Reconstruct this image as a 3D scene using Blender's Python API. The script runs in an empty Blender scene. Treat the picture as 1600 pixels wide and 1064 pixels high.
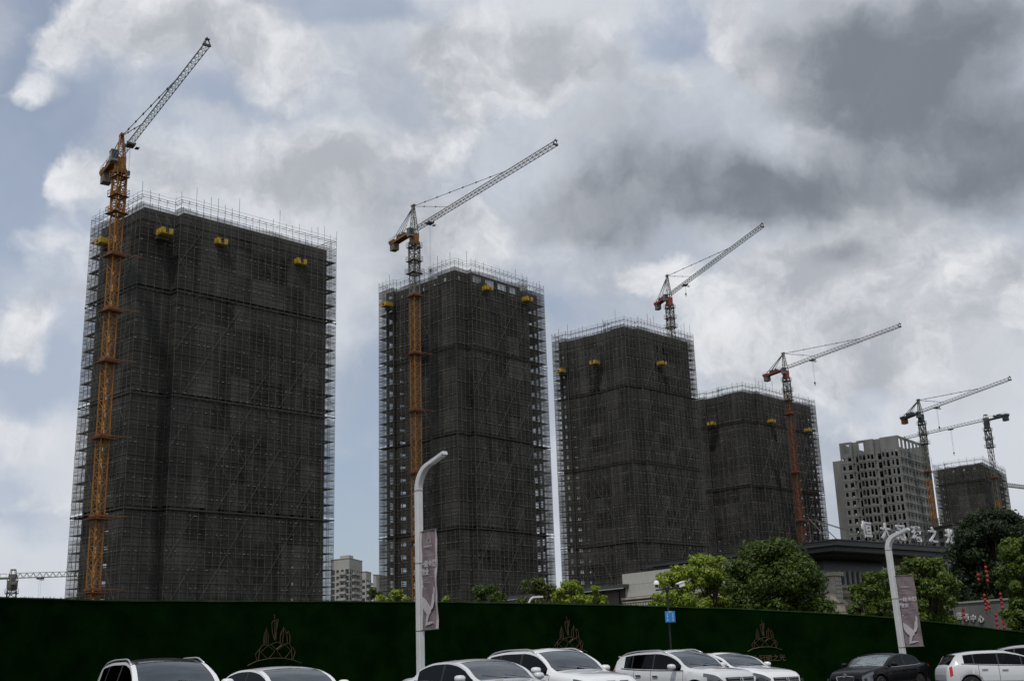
import bpy, bmesh, math, random
from mathutils import Vector, Matrix
random.seed(7)
C = bpy.context.scene.collection
SC = bpy.context.scene
# ---------------------------------------------------------------- camera
FPX = 1800.0                      # focal length in photo pixels (photo 1600 x 1064)
CAM_Z = 1.33
up_c = Vector((-215.0, 6430.0, -FPX)).normalized()
fw = Vector((0, 0, -1)); fw = (fw - fw.dot(up_c) * up_c).normalized()
rt = fw.cross(up_c)
M3 = Matrix((rt, fw, up_c))       # camera axes -> world axes
CAM = Vector((0, 0, CAM_Z))
cd = bpy.data.cameras.new('camera'); cam = bpy.data.objects.new('camera', cd); C.objects.link(cam)
cd.sensor_width = 36.0; cd.lens = 36.0 * FPX / 1600.0; cd.clip_end = 6000; cd.clip_start = 0.3
cam.matrix_world = Matrix.Translation(CAM) @ M3.to_4x4()
SC.camera = cam
def ray(px, py):
    return (M3 @ Vector((px - 800.0, 532.0 - py, -FPX))).normalized()
def at(px, py, D):                # point seen at (px,py), D metres away on the ground plan
    r = ray(px, py); return CAM + r * (D / math.hypot(r.x, r.y))
def atz(px, py, z):               # point seen at (px,py) at height z
    r = ray(px, py); return CAM + r * ((z - CAM_Z) / r.z)
def on(px, py, p, d):             # point where the sight line meets the vertical plane through p along d
    r = ray(px, py); n = Vector((d.y, -d.x, 0)); return CAM + r * ((p - CAM).dot(n) / r.dot(n))
# ---------------------------------------------------------------- world
SUN_EL, SUN_AZ = math.radians(60), math.radians(192)     # azimuth from +Y towards +X
W = bpy.data.worlds.new('World'); SC.world = W; W.use_nodes = True
nt = W.node_tree; N = nt.nodes; Lk = nt.links; N.clear()
def sk(x, s):
    if hasattr(x, 'links') and hasattr(x, 'node'): Lk.new(x, s)
    else: s.default_value = x
def mth(op, a, b=0.0, c=None, clamp=False):
    n = N.new('ShaderNodeMath'); n.operation = op; n.use_clamp = clamp; sk(a, n.inputs[0]); sk(b, n.inputs[1])
    if c is not None: sk(c, n.inputs[2])
    return n.outputs[0]
def vmth(op, a, b=(0, 0, 0), s=None):
    n = N.new('ShaderNodeVectorMath'); n.operation = op; sk(a, n.inputs[0])
    if op not in ('LENGTH', 'NORMALIZE'): sk(b, n.inputs[1])
    if s is not None: sk(s, n.inputs['Scale'])
    return n.outputs['Value'] if op in ('LENGTH', 'DOT_PRODUCT') else n.outputs['Vector']
def ramp(v, a, b, c=0.0, d=1.0, t='SMOOTHSTEP'):
    n = N.new('ShaderNodeMapRange'); n.interpolation_type = t; sk(v, n.inputs[0])
    for i, x in enumerate((a, b, c, d)): sk(x, n.inputs[i + 1])
    return n.outputs[0]
def noise(v, scale, detail=6, rough=0.55, color=False, lac=2.0):
    n = N.new('ShaderNodeTexNoise'); sk(v, n.inputs['Vector']); n.inputs['Scale'].default_value = scale
    n.inputs['Detail'].default_value = detail; n.inputs['Roughness'].default_value = rough; n.inputs['Lacunarity'].default_value = lac
    return n.outputs['Color'] if color else n.outputs[0]
def mixc(f, a, b):
    n = N.new('ShaderNodeMix'); n.data_type = 'RGBA'; sk(f, n.inputs[0])
    for x, i in ((a, 6), (b, 7)):
        if isinstance(x, tuple) and len(x) == 3: x = (*x, 1)
        sk(x, n.inputs[i])
    return n.outputs[2]
tc = N.new('ShaderNodeTexCoord').outputs['Generated']
dirv = vmth('NORMALIZE', tc)
def centred(v, scale, detail, rough, amp):
    return vmth('SCALE', vmth('SUBTRACT', noise(v, scale, detail, rough, True), (0.5, 0.5, 0.5)), s=amp)
def blobs(v, lst, k=1.0):
    acc = None
    for (px, py, rx, ry, w, rot) in lst:
        d = ray(px, py); r = d.cross(Vector((0, 0, 1))).normalized(); u = r.cross(d)
        q = Matrix((r, u, -d)).transposed()
        a = math.radians(rot); q = q @ Matrix.Rotation(a, 3, 'Z')
        m = N.new('ShaderNodeMapping'); m.vector_type = 'TEXTURE'; sk(v, m.inputs[0])
        m.inputs['Location'].default_value = d; m.inputs['Rotation'].default_value = q.to_euler()
        m.inputs['Scale'].default_value = (rx * k / FPX, ry * k / FPX, 0.35)
        f = ramp(vmth('LENGTH', m.outputs[0]), 1.0, 0.0, 0.0, w, 'SMOOTHSTEP')
        acc = f if acc is None else mth('ADD', acc, f)
    return acc
wl = centred(dirv, 3.5, 2, 0.5, 0.30); wh = centred(dirv, 9.0, 5, 0.58, 0.13)
warpA = vmth('ADD', vmth('ADD', dirv, wl), wh)                         # folded directions for large shapes
warpB = vmth('ADD', dirv, vmth('SCALE', wh, s=0.75))                   # small edge folds
def big(v, sc, det, ro, gain): return mth('MULTIPLY', mth('SUBTRACT', noise(v, sc, det, ro), 0.5), gain)
puff1 = big(warpB, 5.5, 7, 0.60, 1.0); puff2 = big(vmth('ADD', warpB, (-0.006, 0.004, 0.022)), 5.5, 6, 0.60, 1.0)
vor = N.new('ShaderNodeTexVoronoi'); vor.feature = 'F1'; vor.inputs['Scale'].default_value = 10; vor.inputs['Detail'].default_value = 2.0
vor.inputs['Roughness'].default_value = 0.55; sk(vmth('ADD', dirv, vmth('SCALE', wh, s=0.4)), vor.inputs['Vector'])
bil = mth('SUBTRACT', 0.48, vor.outputs['Distance'])
relief = mth('SUBTRACT', puff1, puff2)                                # lit side of every puff
# back layer: thin bluish veil over the clear sky
sky = N.new('ShaderNodeTexSky'); sky.sky_type = 'NISHITA'; sky.sun_disc = False
sky.sun_elevation = SUN_EL; sky.sun_rotation = SUN_AZ; sky.dust_density = 2.0; sky.air_density = 1.0
skyc = vmth('SCALE', sky.outputs[0], s=0.10)
veil = noise(warpA, 3.0, 4, 0.55)
c0 = mixc(ramp(veil, 0.3, 0.7, 0.45, 0.85), skyc, (0.46, 0.52, 0.63))
CLEAR = [(40, 90, 170, 260, 0.9, 0), (400, 215, 260, 75, 0.9, -8), (540, 40, 150, 110, 0.5, 0), (60, 600, 190, 170, 0.9, 0), (50, 300, 230, 230, 0.8, 0),
         (560, 850, 160, 240, 0.75, 0), (640, 40, 250, 110, 0.75, 0), (570, 560, 150, 200, 0.5, 0), (1000, 20, 150, 80, 0.7, 0), (890, 480, 120, 100, 0.5, 0), (40, 840, 170, 110, 0.6, 0), (330, 20, 120, 60, 0.3, 0)]
cover = mth('ADD', mth('SUBTRACT', 1.0, blobs(warpA, CLEAR)), mth('MULTIPLY', puff1, 1.6))
greyc = mixc(ramp(mth('ADD', noise(warpA, 2.8, 5, 0.55), mth('MULTIPLY', relief, 0.5)), 0.36, 0.62), (0.45, 0.49, 0.56), (0.66, 0.69, 0.74))
c1 = mixc(ramp(cover, 0.25, 1.0, 0, 0.9), c0, greyc)
# bright cumulus heads with firm upper edges
CUM = [(215, 55, 140, 85, 0.8, 0), (360, 60, 200, 110, 1.1, 0), (450, 140, 130, 90, 0.9, 20), (80, 95, 60, 70, 0.6, 0), (560, 300, 190, 90, 1.1, 0), (470, 290, 120, 80, 0.9, 0), (290, 275, 180, 75, 1.1, 12),
       (210, 230, 70, 70, 0.7, 0), (740, 385, 150, 80, 1.15, 0), (620, 450, 150, 130, 0.6, 0), (10, 530, 80, 65, 1.15, 0), (90, 380, 95, 50, 0.95, 0), (90, 465, 90, 50, 0.85, 0), (125, 285, 60, 50, 0.8, 0), (30, 675, 140, 45, 0.8, 0), (60, 755, 120, 35, 0.7, 0),
       (740, 120, 150, 100, 0.9, 0), (870, 80, 120, 95, 1.15, 0), (1035, 130, 75, 35, 0.95, 0), (1150, 30, 60, 100, 1.2, 15), (1185, 125, 50, 40, 0.8, 0), (950, 110, 30, 60, .5, 0),
       (1290, 230, 100, 90, 0.9, 40), (1370, 330, 150, 100, 1.0, 30), (1010, 450, 120, 50, 0.8, 0), (1200, 480, 190, 80, 0.95, 0), (1500, 440, 260, 130, 1.15, 0), (1330, 560, 200, 60, .7, 0), (960, 560, 100, 60, .7, 0), (1250, 420, 120, 50, .7, 0), (60, 170, 60, 40, .5, 0), (1000, 405, 150, 50, 0.7, 0), (1150, 560, 160, 80, 0.8, 0),
       (1400, 640, 260, 110, 0.8, 0), (1520, 90, 60, 60, 0.6, 0), (660, 220, 140, 80, 0.7, 0), (560, 620, 60, 80, 0.5, 0), (700, 60, 120, 40, .5, 0)]
cf = mth('ADD', blobs(warpB, CUM, 1.35), mth('MULTIPLY', puff1, 2.3))
cf = mth('ADD', cf, mth('MULTIPLY', bil, 0.4))
soft = ramp(noise(dirv, 6.0, 2, 0.5), 0.42, 0.62)
ca = ramp(cf, mth('MULTIPLY_ADD', soft, -0.2, 0.20), mth('MULTIPLY_ADD', soft, 0.7, 0.66), 0, 0.92)
sh = mth('ADD', mth('MULTIPLY', relief, 3.8), mth('MULTIPLY', bil, 0.55))
sh = mth('ADD', sh, ramp(cf, 0.2, 2.0, 0.90, 0.28, 'LINEAR'))
cumc = mixc(ramp(sh, 0.0, 1.0, 0, 1), (0.43, 0.455, 0.50), (0.84, 0.85, 0.875))
c2 = mixc(ca, c1, cumc)
# dark rain-laden bases in front
DARK = [(1080, 300, 300, 85, 1.1, 2), (960, 200, 160, 120, 0.5, 0), (1230, 320, 160, 90, 0.6, 0), (900, 310, 120, 60, 0.4, 0), (1340, 70, 230, 130, 1.2, -8), (1540, 20, 220, 110, 0.75, 0), (1450, 160, 250, 90, 0.9, -15), (1560, 260, 190, 100, 1.0, 10), (1420, 240, 170, 60, 0.5, -8),
        (1310, 400, 90, 40, 0.7, 0), (530, 125, 170, 45, 0.3, -25), (640, 440, 120, 50, 0.4, 0), (1540, 600, 120, 80, 0.25, 0), (600, 355, 120, 50, 0.35, 0), (390, 120, 120, 35, 0.3, -15), (560, 480, 60, 80, .3, 0)]
df = mth('ADD', blobs(vmth('ADD', dirv, vmth('ADD', vmth('SCALE', wl, s=0.35), vmth('SCALE', wh, s=0.8))), DARK, 1.2), mth('MULTIPLY', puff1, 1.1))
da = ramp(df, -0.05, 1.15, 0, 0.93)
darkc = mixc(ramp(mth('ADD', mth('ADD', df, mth('MULTIPLY', relief, -4.5)), mth('MULTIPLY', bil, -1.0)), 0.2, 2.2), (0.42, 0.445, 0.49), (0.175, 0.20, 0.235))
c3 = mixc(da, c2, darkc)
bg = N.new('ShaderNodeBackground'); Lk.new(c3, bg.inputs[0]); bg.inputs[1].default_value = 1.0
wo = N.new('ShaderNodeOutputWorld'); Lk.new(bg.outputs[0], wo.inputs[0])
W.cycles.sampling_method = 'MANUAL'; W.cycles.sample_map_resolution = 512
sl = bpy.data.lights.new('sun', 'SUN'); sl.energy = 2.2; sl.angle = math.radians(2.0); sl.color = (1.0, 0.95, 0.88)
so = bpy.data.objects.new('sun', sl); C.objects.link(so)
sd = Vector((math.sin(SUN_AZ) * math.cos(SUN_EL), math.cos(SUN_AZ) * math.cos(SUN_EL), math.sin(SUN_EL)))
so.rotation_euler = sd.to_track_quat('Z', 'Y').to_euler(); so.location = (0, -20, 60)
SC.view_settings.view_transform = 'Standard'; SC.view_settings.look = 'None'; SC.view_settings.exposure = 0.0; SC.view_settings.gamma = 1.0
SC.view_settings.use_curve_mapping = False
SC.render.engine = 'CYCLES'; SC.cycles.transparent_max_bounces = 24; SC.cycles.max_bounces = 6; SC.cycles.diffuse_bounces = 3
# ---------------------------------------------------------------- materials
MT = {}
def mat(name, c1, c2=None, scale=3.0, rough=0.7, metal=0.0, bump=0.0, spec=0.4, stretch=(1, 1, 1), coat=0.0, detail=5, obj=True, bscale=None, lo=0.35, hi=0.65):
    m = bpy.data.materials.new(name); m.use_nodes = True; t = m.node_tree; b = t.nodes['Principled BSDF']
    b.inputs['Base Color'].default_value = (*c1, 1); b.inputs['Roughness'].default_value = rough; b.inputs['Metallic'].default_value = metal
    b.inputs['Specular IOR Level'].default_value = spec
    if coat: b.inputs['Coat Weight'].default_value = coat; b.inputs['Coat Roughness'].default_value = 0.04
    if c2 or bump:
        co = t.nodes.new('ShaderNodeTexCoord'); mp = t.nodes.new('ShaderNodeMapping'); mp.inputs['Scale'].default_value = stretch
        t.links.new(co.outputs['Object'], mp.inputs[0])
        nz = t.nodes.new('ShaderNodeTexNoise'); nz.inputs['Scale'].default_value = scale; nz.inputs['Detail'].default_value = detail; nz.inputs['Roughness'].default_value = 0.6
        t.links.new(mp.outputs[0], nz.inputs[0])
    if c2:
        r = t.nodes.new('ShaderNodeMapRange'); r.inputs[1].default_value = lo; r.inputs[2].default_value = hi; t.links.new(nz.outputs[0], r.inputs[0])
        x = t.nodes.new('ShaderNodeMix'); x.data_type = 'RGBA'; x.inputs[6].default_value = (*c1, 1); x.inputs[7].default_value = (*c2, 1)
        t.links.new(r.outputs[0], x.inputs[0]); t.links.new(x.outputs[2], b.inputs['Base Color'])
    if bump:
        bp = t.nodes.new('ShaderNodeBump'); bp.inputs['Strength'].default_value = 0.5; bp.inputs['Distance'].default_value = bump
        n2 = nz
        if bscale:
            n2 = t.nodes.new('ShaderNodeTexNoise'); n2.inputs['Scale'].default_value = bscale; t.links.new(co.outputs['Object'], n2.inputs[0])
        t.links.new(n2.outputs[0], bp.inputs['Height']); t.links.new(bp.outputs[0], b.inputs['Normal'])
    MT[name] = m; return m
mat('asphalt', (0.045, 0.045, 0.047), (0.07, 0.07, 0.07), 40, 0.9, bump=0.004)
mat('paving', (0.20, 0.195, 0.185), (0.28, 0.27, 0.26), 6, 0.85, bump=0.003)
mat('kerb', (0.30, 0.30, 0.29), (0.22, 0.22, 0.21), 5, 0.85)
mat('road_paint', (0.72, 0.72, 0.70), (0.55, 0.55, 0.53), 12, 0.6)
mat('soil', (0.10, 0.08, 0.055), (0.06, 0.07, 0.035), 0.25, 0.95, bump=0.05)
mat('concrete', (0.095, 0.095, 0.093), (0.055, 0.055, 0.054), 0.35, 0.92, stretch=(1, 1, 0.35), bump=0.02)
mat('concrete_light', (0.20, 0.203, 0.20), (0.12, 0.122, 0.12), 0.22, 0.92, stretch=(1, 1, 0.3), bump=0.02)
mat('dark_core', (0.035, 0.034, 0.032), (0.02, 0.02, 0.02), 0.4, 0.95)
mat('pole', (0.085, 0.083, 0.078), (0.05, 0.047, 0.043), 0.7, 0.6, spec=0.3)
mat('brace', (0.11, 0.11, 0.105), (0.06, 0.058, 0.055), 0.6, 0.6)
mat('plank', (0.035, 0.032, 0.028), (0.06, 0.055, 0.045), 1.2, 0.85)
mat('pale_dash', (0.30, 0.295, 0.27), (0.10, 0.098, 0.09), 0.9, 0.8)
mat('band_dark', (0.02, 0.018, 0.016), (0.05, 0.04, 0.03), 0.6, 0.7)
mat('band_yellow', (0.32, 0.22, 0.05), (0.05, 0.045, 0.03), 0.25, 0.7, lo=0.45, hi=0.5)
mat('yellow', (0.48, 0.31, 0.010), (0.16, 0.11, 0.02), 2.2, 0.55)
mat('crane_orange', (0.26, 0.115, 0.010), (0.15, 0.055, 0.008), 0.25, 0.6)
mat('crane_rust', (0.15, 0.05, 0.015), (0.09, 0.03, 0.012), 0.4, 0.6)
mat('crane_white', (0.17, 0.165, 0.14), (0.09, 0.085, 0.07), 0.5, 0.6)
mat('crane_grey', (0.10, 0.10, 0.08), (0.06, 0.058, 0.045), 0.5, 0.6)
mat('crane_red', (0.25, 0.035, 0.02), (0.22, 0.035, 0.02), 0.6, 0.6)
mat('crane_blue', (0.016, 0.030, 0.040), (0.02, 0.04, 0.055), 0.6, 0.6)
mat('crane_dark', (0.05, 0.048, 0.045), None, 1, 0.6)
mat('ballast', (0.17, 0.14, 0.12), (0.10, 0.085, 0.07), 1.0, 0.9)
mat('cable', (0.05, 0.05, 0.05), None, 1, 0.5)
mat('cab_glass', (0.02, 0.03, 0.035), None, 1, 0.08, spec=0.8)
mat('lamp_white', (0.56, 0.575, 0.58), (0.45, 0.46, 0.46), 1.2, 0.45, spec=0.5)
mat('lamp_seam', (0.10, 0.10, 0.10), None, 1, 0.6)
mat('lamp_lens', (0.75, 0.75, 0.72), None, 1, 0.2)
mat('banner', (0.135, 0.105, 0.115), (0.18, 0.14, 0.148), 0.8, 0.75, stretch=(1, 1, 0.5))
mat('banner_print', (0.42, 0.40, 0.42), (0.34, 0.32, 0.34), 2.0, 0.75)
mat('banner_edge', (0.36, 0.32, 0.34), None, 1, 0.75)
mat('black_metal', (0.008, 0.009, 0.012), None, 1, 0.5)
mat('white_plastic', (0.72, 0.72, 0.70), None, 1, 0.4)
mat('sign_blue', (0.02, 0.19, 0.50), (0.02, 0.15, 0.42), 4, 0.4)
mat('sign_white', (0.55, 0.65, 0.72), None, 1, 0.5)
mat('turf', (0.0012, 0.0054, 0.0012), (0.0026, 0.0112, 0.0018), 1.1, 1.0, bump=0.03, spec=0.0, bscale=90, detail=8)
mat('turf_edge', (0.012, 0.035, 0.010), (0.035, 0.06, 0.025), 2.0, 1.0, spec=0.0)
mat('bronze', (0.075, 0.048, 0.026), (0.045, 0.03, 0.018), 3.0, 0.5, metal=0.3)
mat('letter_white', (0.52, 0.52, 0.53), (0.42, 0.42, 0.43), 1.5, 0.5)
mat('roof_dark', (0.028, 0.030, 0.032), (0.04, 0.042, 0.044), 0.3, 0.45)
mat('soffit', (0.012, 0.012, 0.012), None, 1, 0.7)
mat('dark_glass', (0.008, 0.010, 0.011), None, 1, 0.25, spec=0.3)
mat('blue_glass', (0.10, 0.17, 0.19), None, 1, 0.1, spec=0.7)
mat('louver', (0.30, 0.32, 0.33), None, 1, 0.5)
mat('stone_panel', (0.42, 0.415, 0.39), (0.33, 0.325, 0.30), 0.9, 0.75)
mat('stone_cream', (0.40, 0.365, 0.30), (0.28, 0.255, 0.21), 1.2, 0.8, bump=0.01)
mat('render_white', (0.34, 0.335, 0.315), (0.26, 0.255, 0.24), 0.2, 0.85)
mat('render_cream', (0.20, 0.185, 0.155), (0.14, 0.13, 0.11), 0.25, 0.85)
mat('window_dark', (0.02, 0.022, 0.025), None, 1, 0.15, spec=0.5)
mat('window_frame', (0.05, 0.04, 0.035), None, 1, 0.5)
mat('lantern_red', (0.30, 0.012, 0.012), None, 1, 0.6)
mat('lantern_gold', (0.06, 0.02, 0.012), None, 1, 0.5)
mat('bark', (0.07, 0.055, 0.04), (0.035, 0.028, 0.02), 6, 0.95, stretch=(1, 1, 0.2), bump=0.02)
mat('paint_white', (0.66, 0.67, 0.68), None, 1, 0.30, coat=1.0)
mat('paint_pearl', (0.54, 0.555, 0.57), None, 1, 0.28, coat=1.0)
mat('paint_silver', (0.28, 0.29, 0.31), None, 1, 0.3, metal=0.3, coat=1.0)
mat('paint_black', (0.004, 0.004, 0.005), None, 1, 0.35, spec=0.1, coat=0.22)
mat('trim_black', (0.012, 0.012, 0.013), None, 1, 0.45)
mat('chrome', (0.62, 0.63, 0.64), None, 1, 0.18, metal=1.0)
mat('rail_silver', (0.48, 0.49, 0.50), None, 1, 0.32, metal=0.7)
mat('tyre', (0.014, 0.014, 0.014), None, 1, 0.85)
mat('rim', (0.45, 0.46, 0.47), None, 1, 0.3, metal=0.8)
mat('interior', (0.02, 0.02, 0.022), None, 1, 0.9)
mat('seat_grey', (0.05, 0.048, 0.045), None, 1, 0.9)
mat('lens_clear', (0.10, 0.11, 0.12), None, 1, 0.08, metal=0.3, spec=0.9)
mat('lens_dark', (0.03, 0.032, 0.035), None, 1, 0.06, spec=0.8)
mat('lens_red', (0.45, 0.012, 0.012), None, 1, 0.15, spec=0.6)
mat('sunshade', (0.80, 0.84, 0.84), (0.50, 0.56, 0.56), 7.0, 0.42, metal=0.35, bump=0.02)
mat('sticker_red', (0.5, 0.03, 0.03), None, 1, 0.5)
def glassmat(name, tint, fac):
    m = bpy.data.materials.new(name); m.use_nodes = True; t = m.node_tree; t.nodes.clear()
    o = t.nodes.new('ShaderNodeOutputMaterial'); mx = t.nodes.new('ShaderNodeMixShader'); tr = t.nodes.new('ShaderNodeBsdfTransparent'); gl = t.nodes.new('ShaderNodeBsdfGlossy')
    tr.inputs[0].default_value = (*tint, 1); gl.inputs['Roughness'].default_value = 0.02; gl.inputs[0].default_value = (0.9, 0.95, 1, 1)
    if tint[0] < .1: gl.inputs[0].default_value = (0.42, 0.45, 0.48, 1)
    fr = t.nodes.new('ShaderNodeFresnel'); fr.inputs[0].default_value = fac
    t.links.new(fr.outputs[0], mx.inputs[0]); t.links.new(tr.outputs[0], mx.inputs[1]); t.links.new(gl.outputs[0], mx.inputs[2]); t.links.new(mx.outputs[0], o.inputs[0])
    MT[name] = m; return m
glassmat('windscreen', (0.62, 0.66, 0.66), 2.25)
glassmat('tinted_glass', (0.05, 0.055, 0.06), 1.40)
def netmat(name, col, opa, opb, warm=(1, 1, 1)):
    m = bpy.data.materials.new(name); m.use_nodes = True; t = m.node_tree; t.nodes.clear(); n = t.nodes.new; L = t.links.new
    o = n('ShaderNodeOutputMaterial'); mx = n('ShaderNodeMixShader'); tr = n('ShaderNodeBsdfTransparent'); df = n('ShaderNodeBsdfDiffuse')
    co = n('ShaderNodeTexCoord'); mp = n('ShaderNodeMapping'); mp.inputs['Scale'].default_value = (0.25, 0.25, 1.4); L(co.outputs['Object'], mp.inputs[0])
    a = n('ShaderNodeTexNoise'); a.inputs['Scale'].default_value = 1.0; a.inputs['Detail'].default_value = 6; a.inputs['Roughness'].default_value = 0.65; L(mp.outputs[0], a.inputs[0])
    b = n('ShaderNodeTexNoise'); b.inputs['Scale'].default_value = 0.10; b.inputs['Detail'].default_value = 5; L(co.outputs['Object'], b.inputs[0])
    ad = n('ShaderNodeMath'); ad.operation = 'ADD'; L(a.outputs[0], ad.inputs[0]); L(b.outputs[0], ad.inputs[1])
    r = n('ShaderNodeMapRange'); r.inputs[1].default_value = 0.75; r.inputs[2].default_value = 1.25; r.inputs[3].default_value = opa; r.inputs[4].default_value = opb; L(ad.outputs[0], r.inputs[0]); ge = n('ShaderNodeNewGeometry'); rr = n('ShaderNodeMapRange'); rr.inputs[3].default_value = -0.10; rr.inputs[4].default_value = 0.09; L(ge.outputs['Random Per Island'], rr.inputs[0]); sm = n('ShaderNodeMath'); sm.operation = 'ADD'; sm.use_clamp = True; L(r.outputs[0], sm.inputs[0]); L(rr.outputs[0], sm.inputs[1]); hs = n('ShaderNodeHueSaturation'); hv = n('ShaderNodeMapRange'); hv.inputs[3].default_value = 0.72; hv.inputs[4].default_value = 1.45; L(ge.outputs['Random Per Island'], hv.inputs[0]); L(hv.outputs[0], hs.inputs['Value'])
    v = n('ShaderNodeMapping'); v.inputs['Scale'].default_value = (0.9, 0.9, 0.08); L(co.outputs['Object'], v.inputs[0])
    c = n('ShaderNodeTexNoise'); c.inputs['Scale'].default_value = 0.7; c.inputs['Detail'].default_value = 7; c.inputs['Roughness'].default_value = 0.7; L(v.outputs[0], c.inputs[0])
    cr = n('ShaderNodeMapRange'); cr.inputs[1].default_value = 0.38; cr.inputs[2].default_value = 0.72; L(c.outputs[0], cr.inputs[0])
    x = n('ShaderNodeMix'); x.data_type = 'RGBA'; x.inputs[6].default_value = (*col, 1); x.inputs[7].default_value = (col[0] * 2.6 * warm[0], col[1] * 2.55 * warm[1], col[2] * 2.4 * warm[2], 1)
    L(cr.outputs[0], x.inputs[0]); L(x.outputs[2], hs.inputs['Color']); L(hs.outputs[0], df.inputs[0]); L(sm.outputs[0], mx.inputs[0]); L(tr.outputs[0], mx.inputs[1]); L(df.outputs[0], mx.inputs[2]); L(mx.outputs[0], o.inputs[0])
    MT[name] = m
netmat('net', (0.031, 0.031, 0.030), 0.38, 0.84)
netmat('net_far', (0.03, 0.03, 0.03), 0.65, 0.92)
def leafmat(name, dark, light):
    m = bpy.data.materials.new(name); m.use_nodes = True; t = m.node_tree; t.nodes.clear(); n = t.nodes.new; L = t.links.new
    o = n('ShaderNodeOutputMaterial'); mx = n('ShaderNodeMixShader'); df = n('ShaderNodeBsdfPrincipled'); tl = n('ShaderNodeBsdfTranslucent')
    g = n('ShaderNodeNewGeometry'); x = n('ShaderNodeMix'); x.data_type = 'RGBA'; x.inputs[6].default_value = (*dark, 1); x.inputs[7].default_value = (*light, 1)
    pw = n('ShaderNodeMath'); pw.operation = 'POWER'; pw.inputs[1].default_value = 1.6; L(g.outputs['Random Per Island'], pw.inputs[0]); L(pw.outputs[0], x.inputs[0])
    L(x.outputs[2], df.inputs['Base Color']); df.inputs['Roughness'].default_value = 0.5; df.inputs['Specular IOR Level'].default_value = 0.35
    L(x.outputs[2], tl.inputs[0]); mx.inputs[0].default_value = 0.3; L(df.outputs[0], mx.inputs[1]); L(tl.outputs[0], mx.inputs[2]); L(mx.outputs[0], o.inputs[0])
    MT[name] = m
leafmat('leaf_lime', (0.12, 0.185, 0.014), (0.32, 0.39, 0.05))
leafmat('leaf_green', (0.028, 0.055, 0.005), (0.085, 0.13, 0.015))
leafmat('leaf_dark', (0.010, 0.022, 0.006), (0.028, 0.05, 0.012))
leafmat('leaf_olive', (0.035, 0.06, 0.010), (0.12, 0.14, 0.025))
leafmat('leaf_mid', (0.036, 0.072, 0.006), (0.14, 0.19, 0.022))
# ---------------------------------------------------------------- mesh helpers
Z = Vector((0, 0, 1))
OFF = {}
class MB:
    def __init__(s): s.v = []; s.f = []; s.m = []
    def quad(s, *p, mi=0):
        k = len(s.v); s.v += [tuple(q) for q in p]; s.f.append(tuple(range(k, k + len(p)))); s.m.append(mi)
    def hexa(s, a, mi=0):                                   # 8 corners: bottom 4 (ccw), top 4
        k = len(s.v); s.v += [tuple(q) for q in a]
        for f in ((3, 2, 1, 0), (4, 5, 6, 7), (0, 1, 5, 4), (1, 2, 6, 5), (2, 3, 7, 6), (3, 0, 4, 7)):
            s.f.append(tuple(k + i for i in f)); s.m.append(mi)
    def box(s, c, sx, sy, sz, X=Vector((1, 0, 0)), Y=Vector((0, 1, 0)), Zz=Z, mi=0):
        c = Vector(c); a, b, d = X * (sx / 2), Y * (sy / 2), Zz * (sz / 2)
        s.hexa([c - a - b - d, c + a - b - d, c + a + b - d, c - a + b - d, c - a - b + d, c + a - b + d, c + a + b + d, c - a + b + d], mi)
    def beam(s, p, q, w, h=None, mi=0, up=Z):
        p = Vector(p); q = Vector(q); d = q - p; L = d.length
        if L < 1e-6: return
        d = d / L; h = h or w
        x = d.cross(up)
        x = Vector((1, 0, 0)) if x.length < 1e-3 else x.normalized()
        y = x.cross(d); s.box((p + q) / 2, w, h, L, x, y, d, mi)
    def tube(s, pts, r, n=6, mi=0, caps=True):
        pts = [Vector(p) for p in pts]; k = len(s.v); prev = None
        rr = r if isinstance(r, (list, tuple)) else [r] * len(pts)
        for i, p in enumerate(pts):
            d = (pts[min(i + 1, len(pts) - 1)] - pts[max(i - 1, 0)]).normalized()
            x = d.cross(Z) if prev is None else prev - prev.dot(d) * d
            if x.length < 1e-3: x = d.cross(Vector((1, 0, 0)))
            x.normalize(); prev = x; y = d.cross(x)
            for j in range(n):
                a = 2 * math.pi * j / n; s.v.append(tuple(p + (x * math.cos(a) + y * math.sin(a)) * rr[i]))
        for i in range(len(pts) - 1):
            for j in range(n):
                s.f.append((k + i * n + j, k + i * n + (j + 1) % n, k + (i + 1) * n + (j + 1) % n, k + (i + 1) * n + j)); s.m.append(mi)
        if caps:
            s.f.append(tuple(k + j for j in range(n))[::-1]); s.m.append(mi)
            s.f.append(tuple(k + (len(pts) - 1) * n + j for j in range(n))); s.m.append(mi)
    def prism(s, poly, z0, z1, mi=0):
        n = len(poly); k = len(s.v)
        s.v += [(p[0], p[1], z0) for p in poly] + [(p[0], p[1], z1) for p in poly]
        for i in range(n):
            j = (i + 1) % n; s.f.append((k + i, k + j, k + n + j, k + n + i)); s.m.append(mi)
        s.f.append(tuple(k + n + i for i in range(n))); s.m.append(mi); s.f.append(tuple(k + i for i in range(n))[::-1]); s.m.append(mi)
    def mesh(s, name, mats, off=Vector((0, 0, 0)), smooth=False):
        me = bpy.data.meshes.new(name)
        me.from_pydata([(v[0] - off[0], v[1] - off[1], v[2] - off[2]) for v in s.v], [], s.f)
        for m in (mats if isinstance(mats, (list, tuple)) else [mats]): me.materials.append(MT[m])
        if any(s.m): me.polygons.foreach_set('material_index', s.m)
        if smooth:
            me.polygons.foreach_set('use_smooth', [True] * len(s.f))
            if isinstance(smooth, float): me.set_sharp_from_angle(angle=math.radians(smooth))
        me.update(); return me
    def build(s, name, mats, parent=None, smooth=False, stuff=False):
        off = OFF.get(parent.name, Vector((0, 0, 0))) if parent else Vector((0, 0, 0))
        o = bpy.data.objects.new(name, s.mesh(name, mats, off, smooth)); C.objects.link(o)
        if parent: o.parent = parent; OFF[o.name] = off
        if stuff: o['kind'] = 'stuff'
        return o
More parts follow.
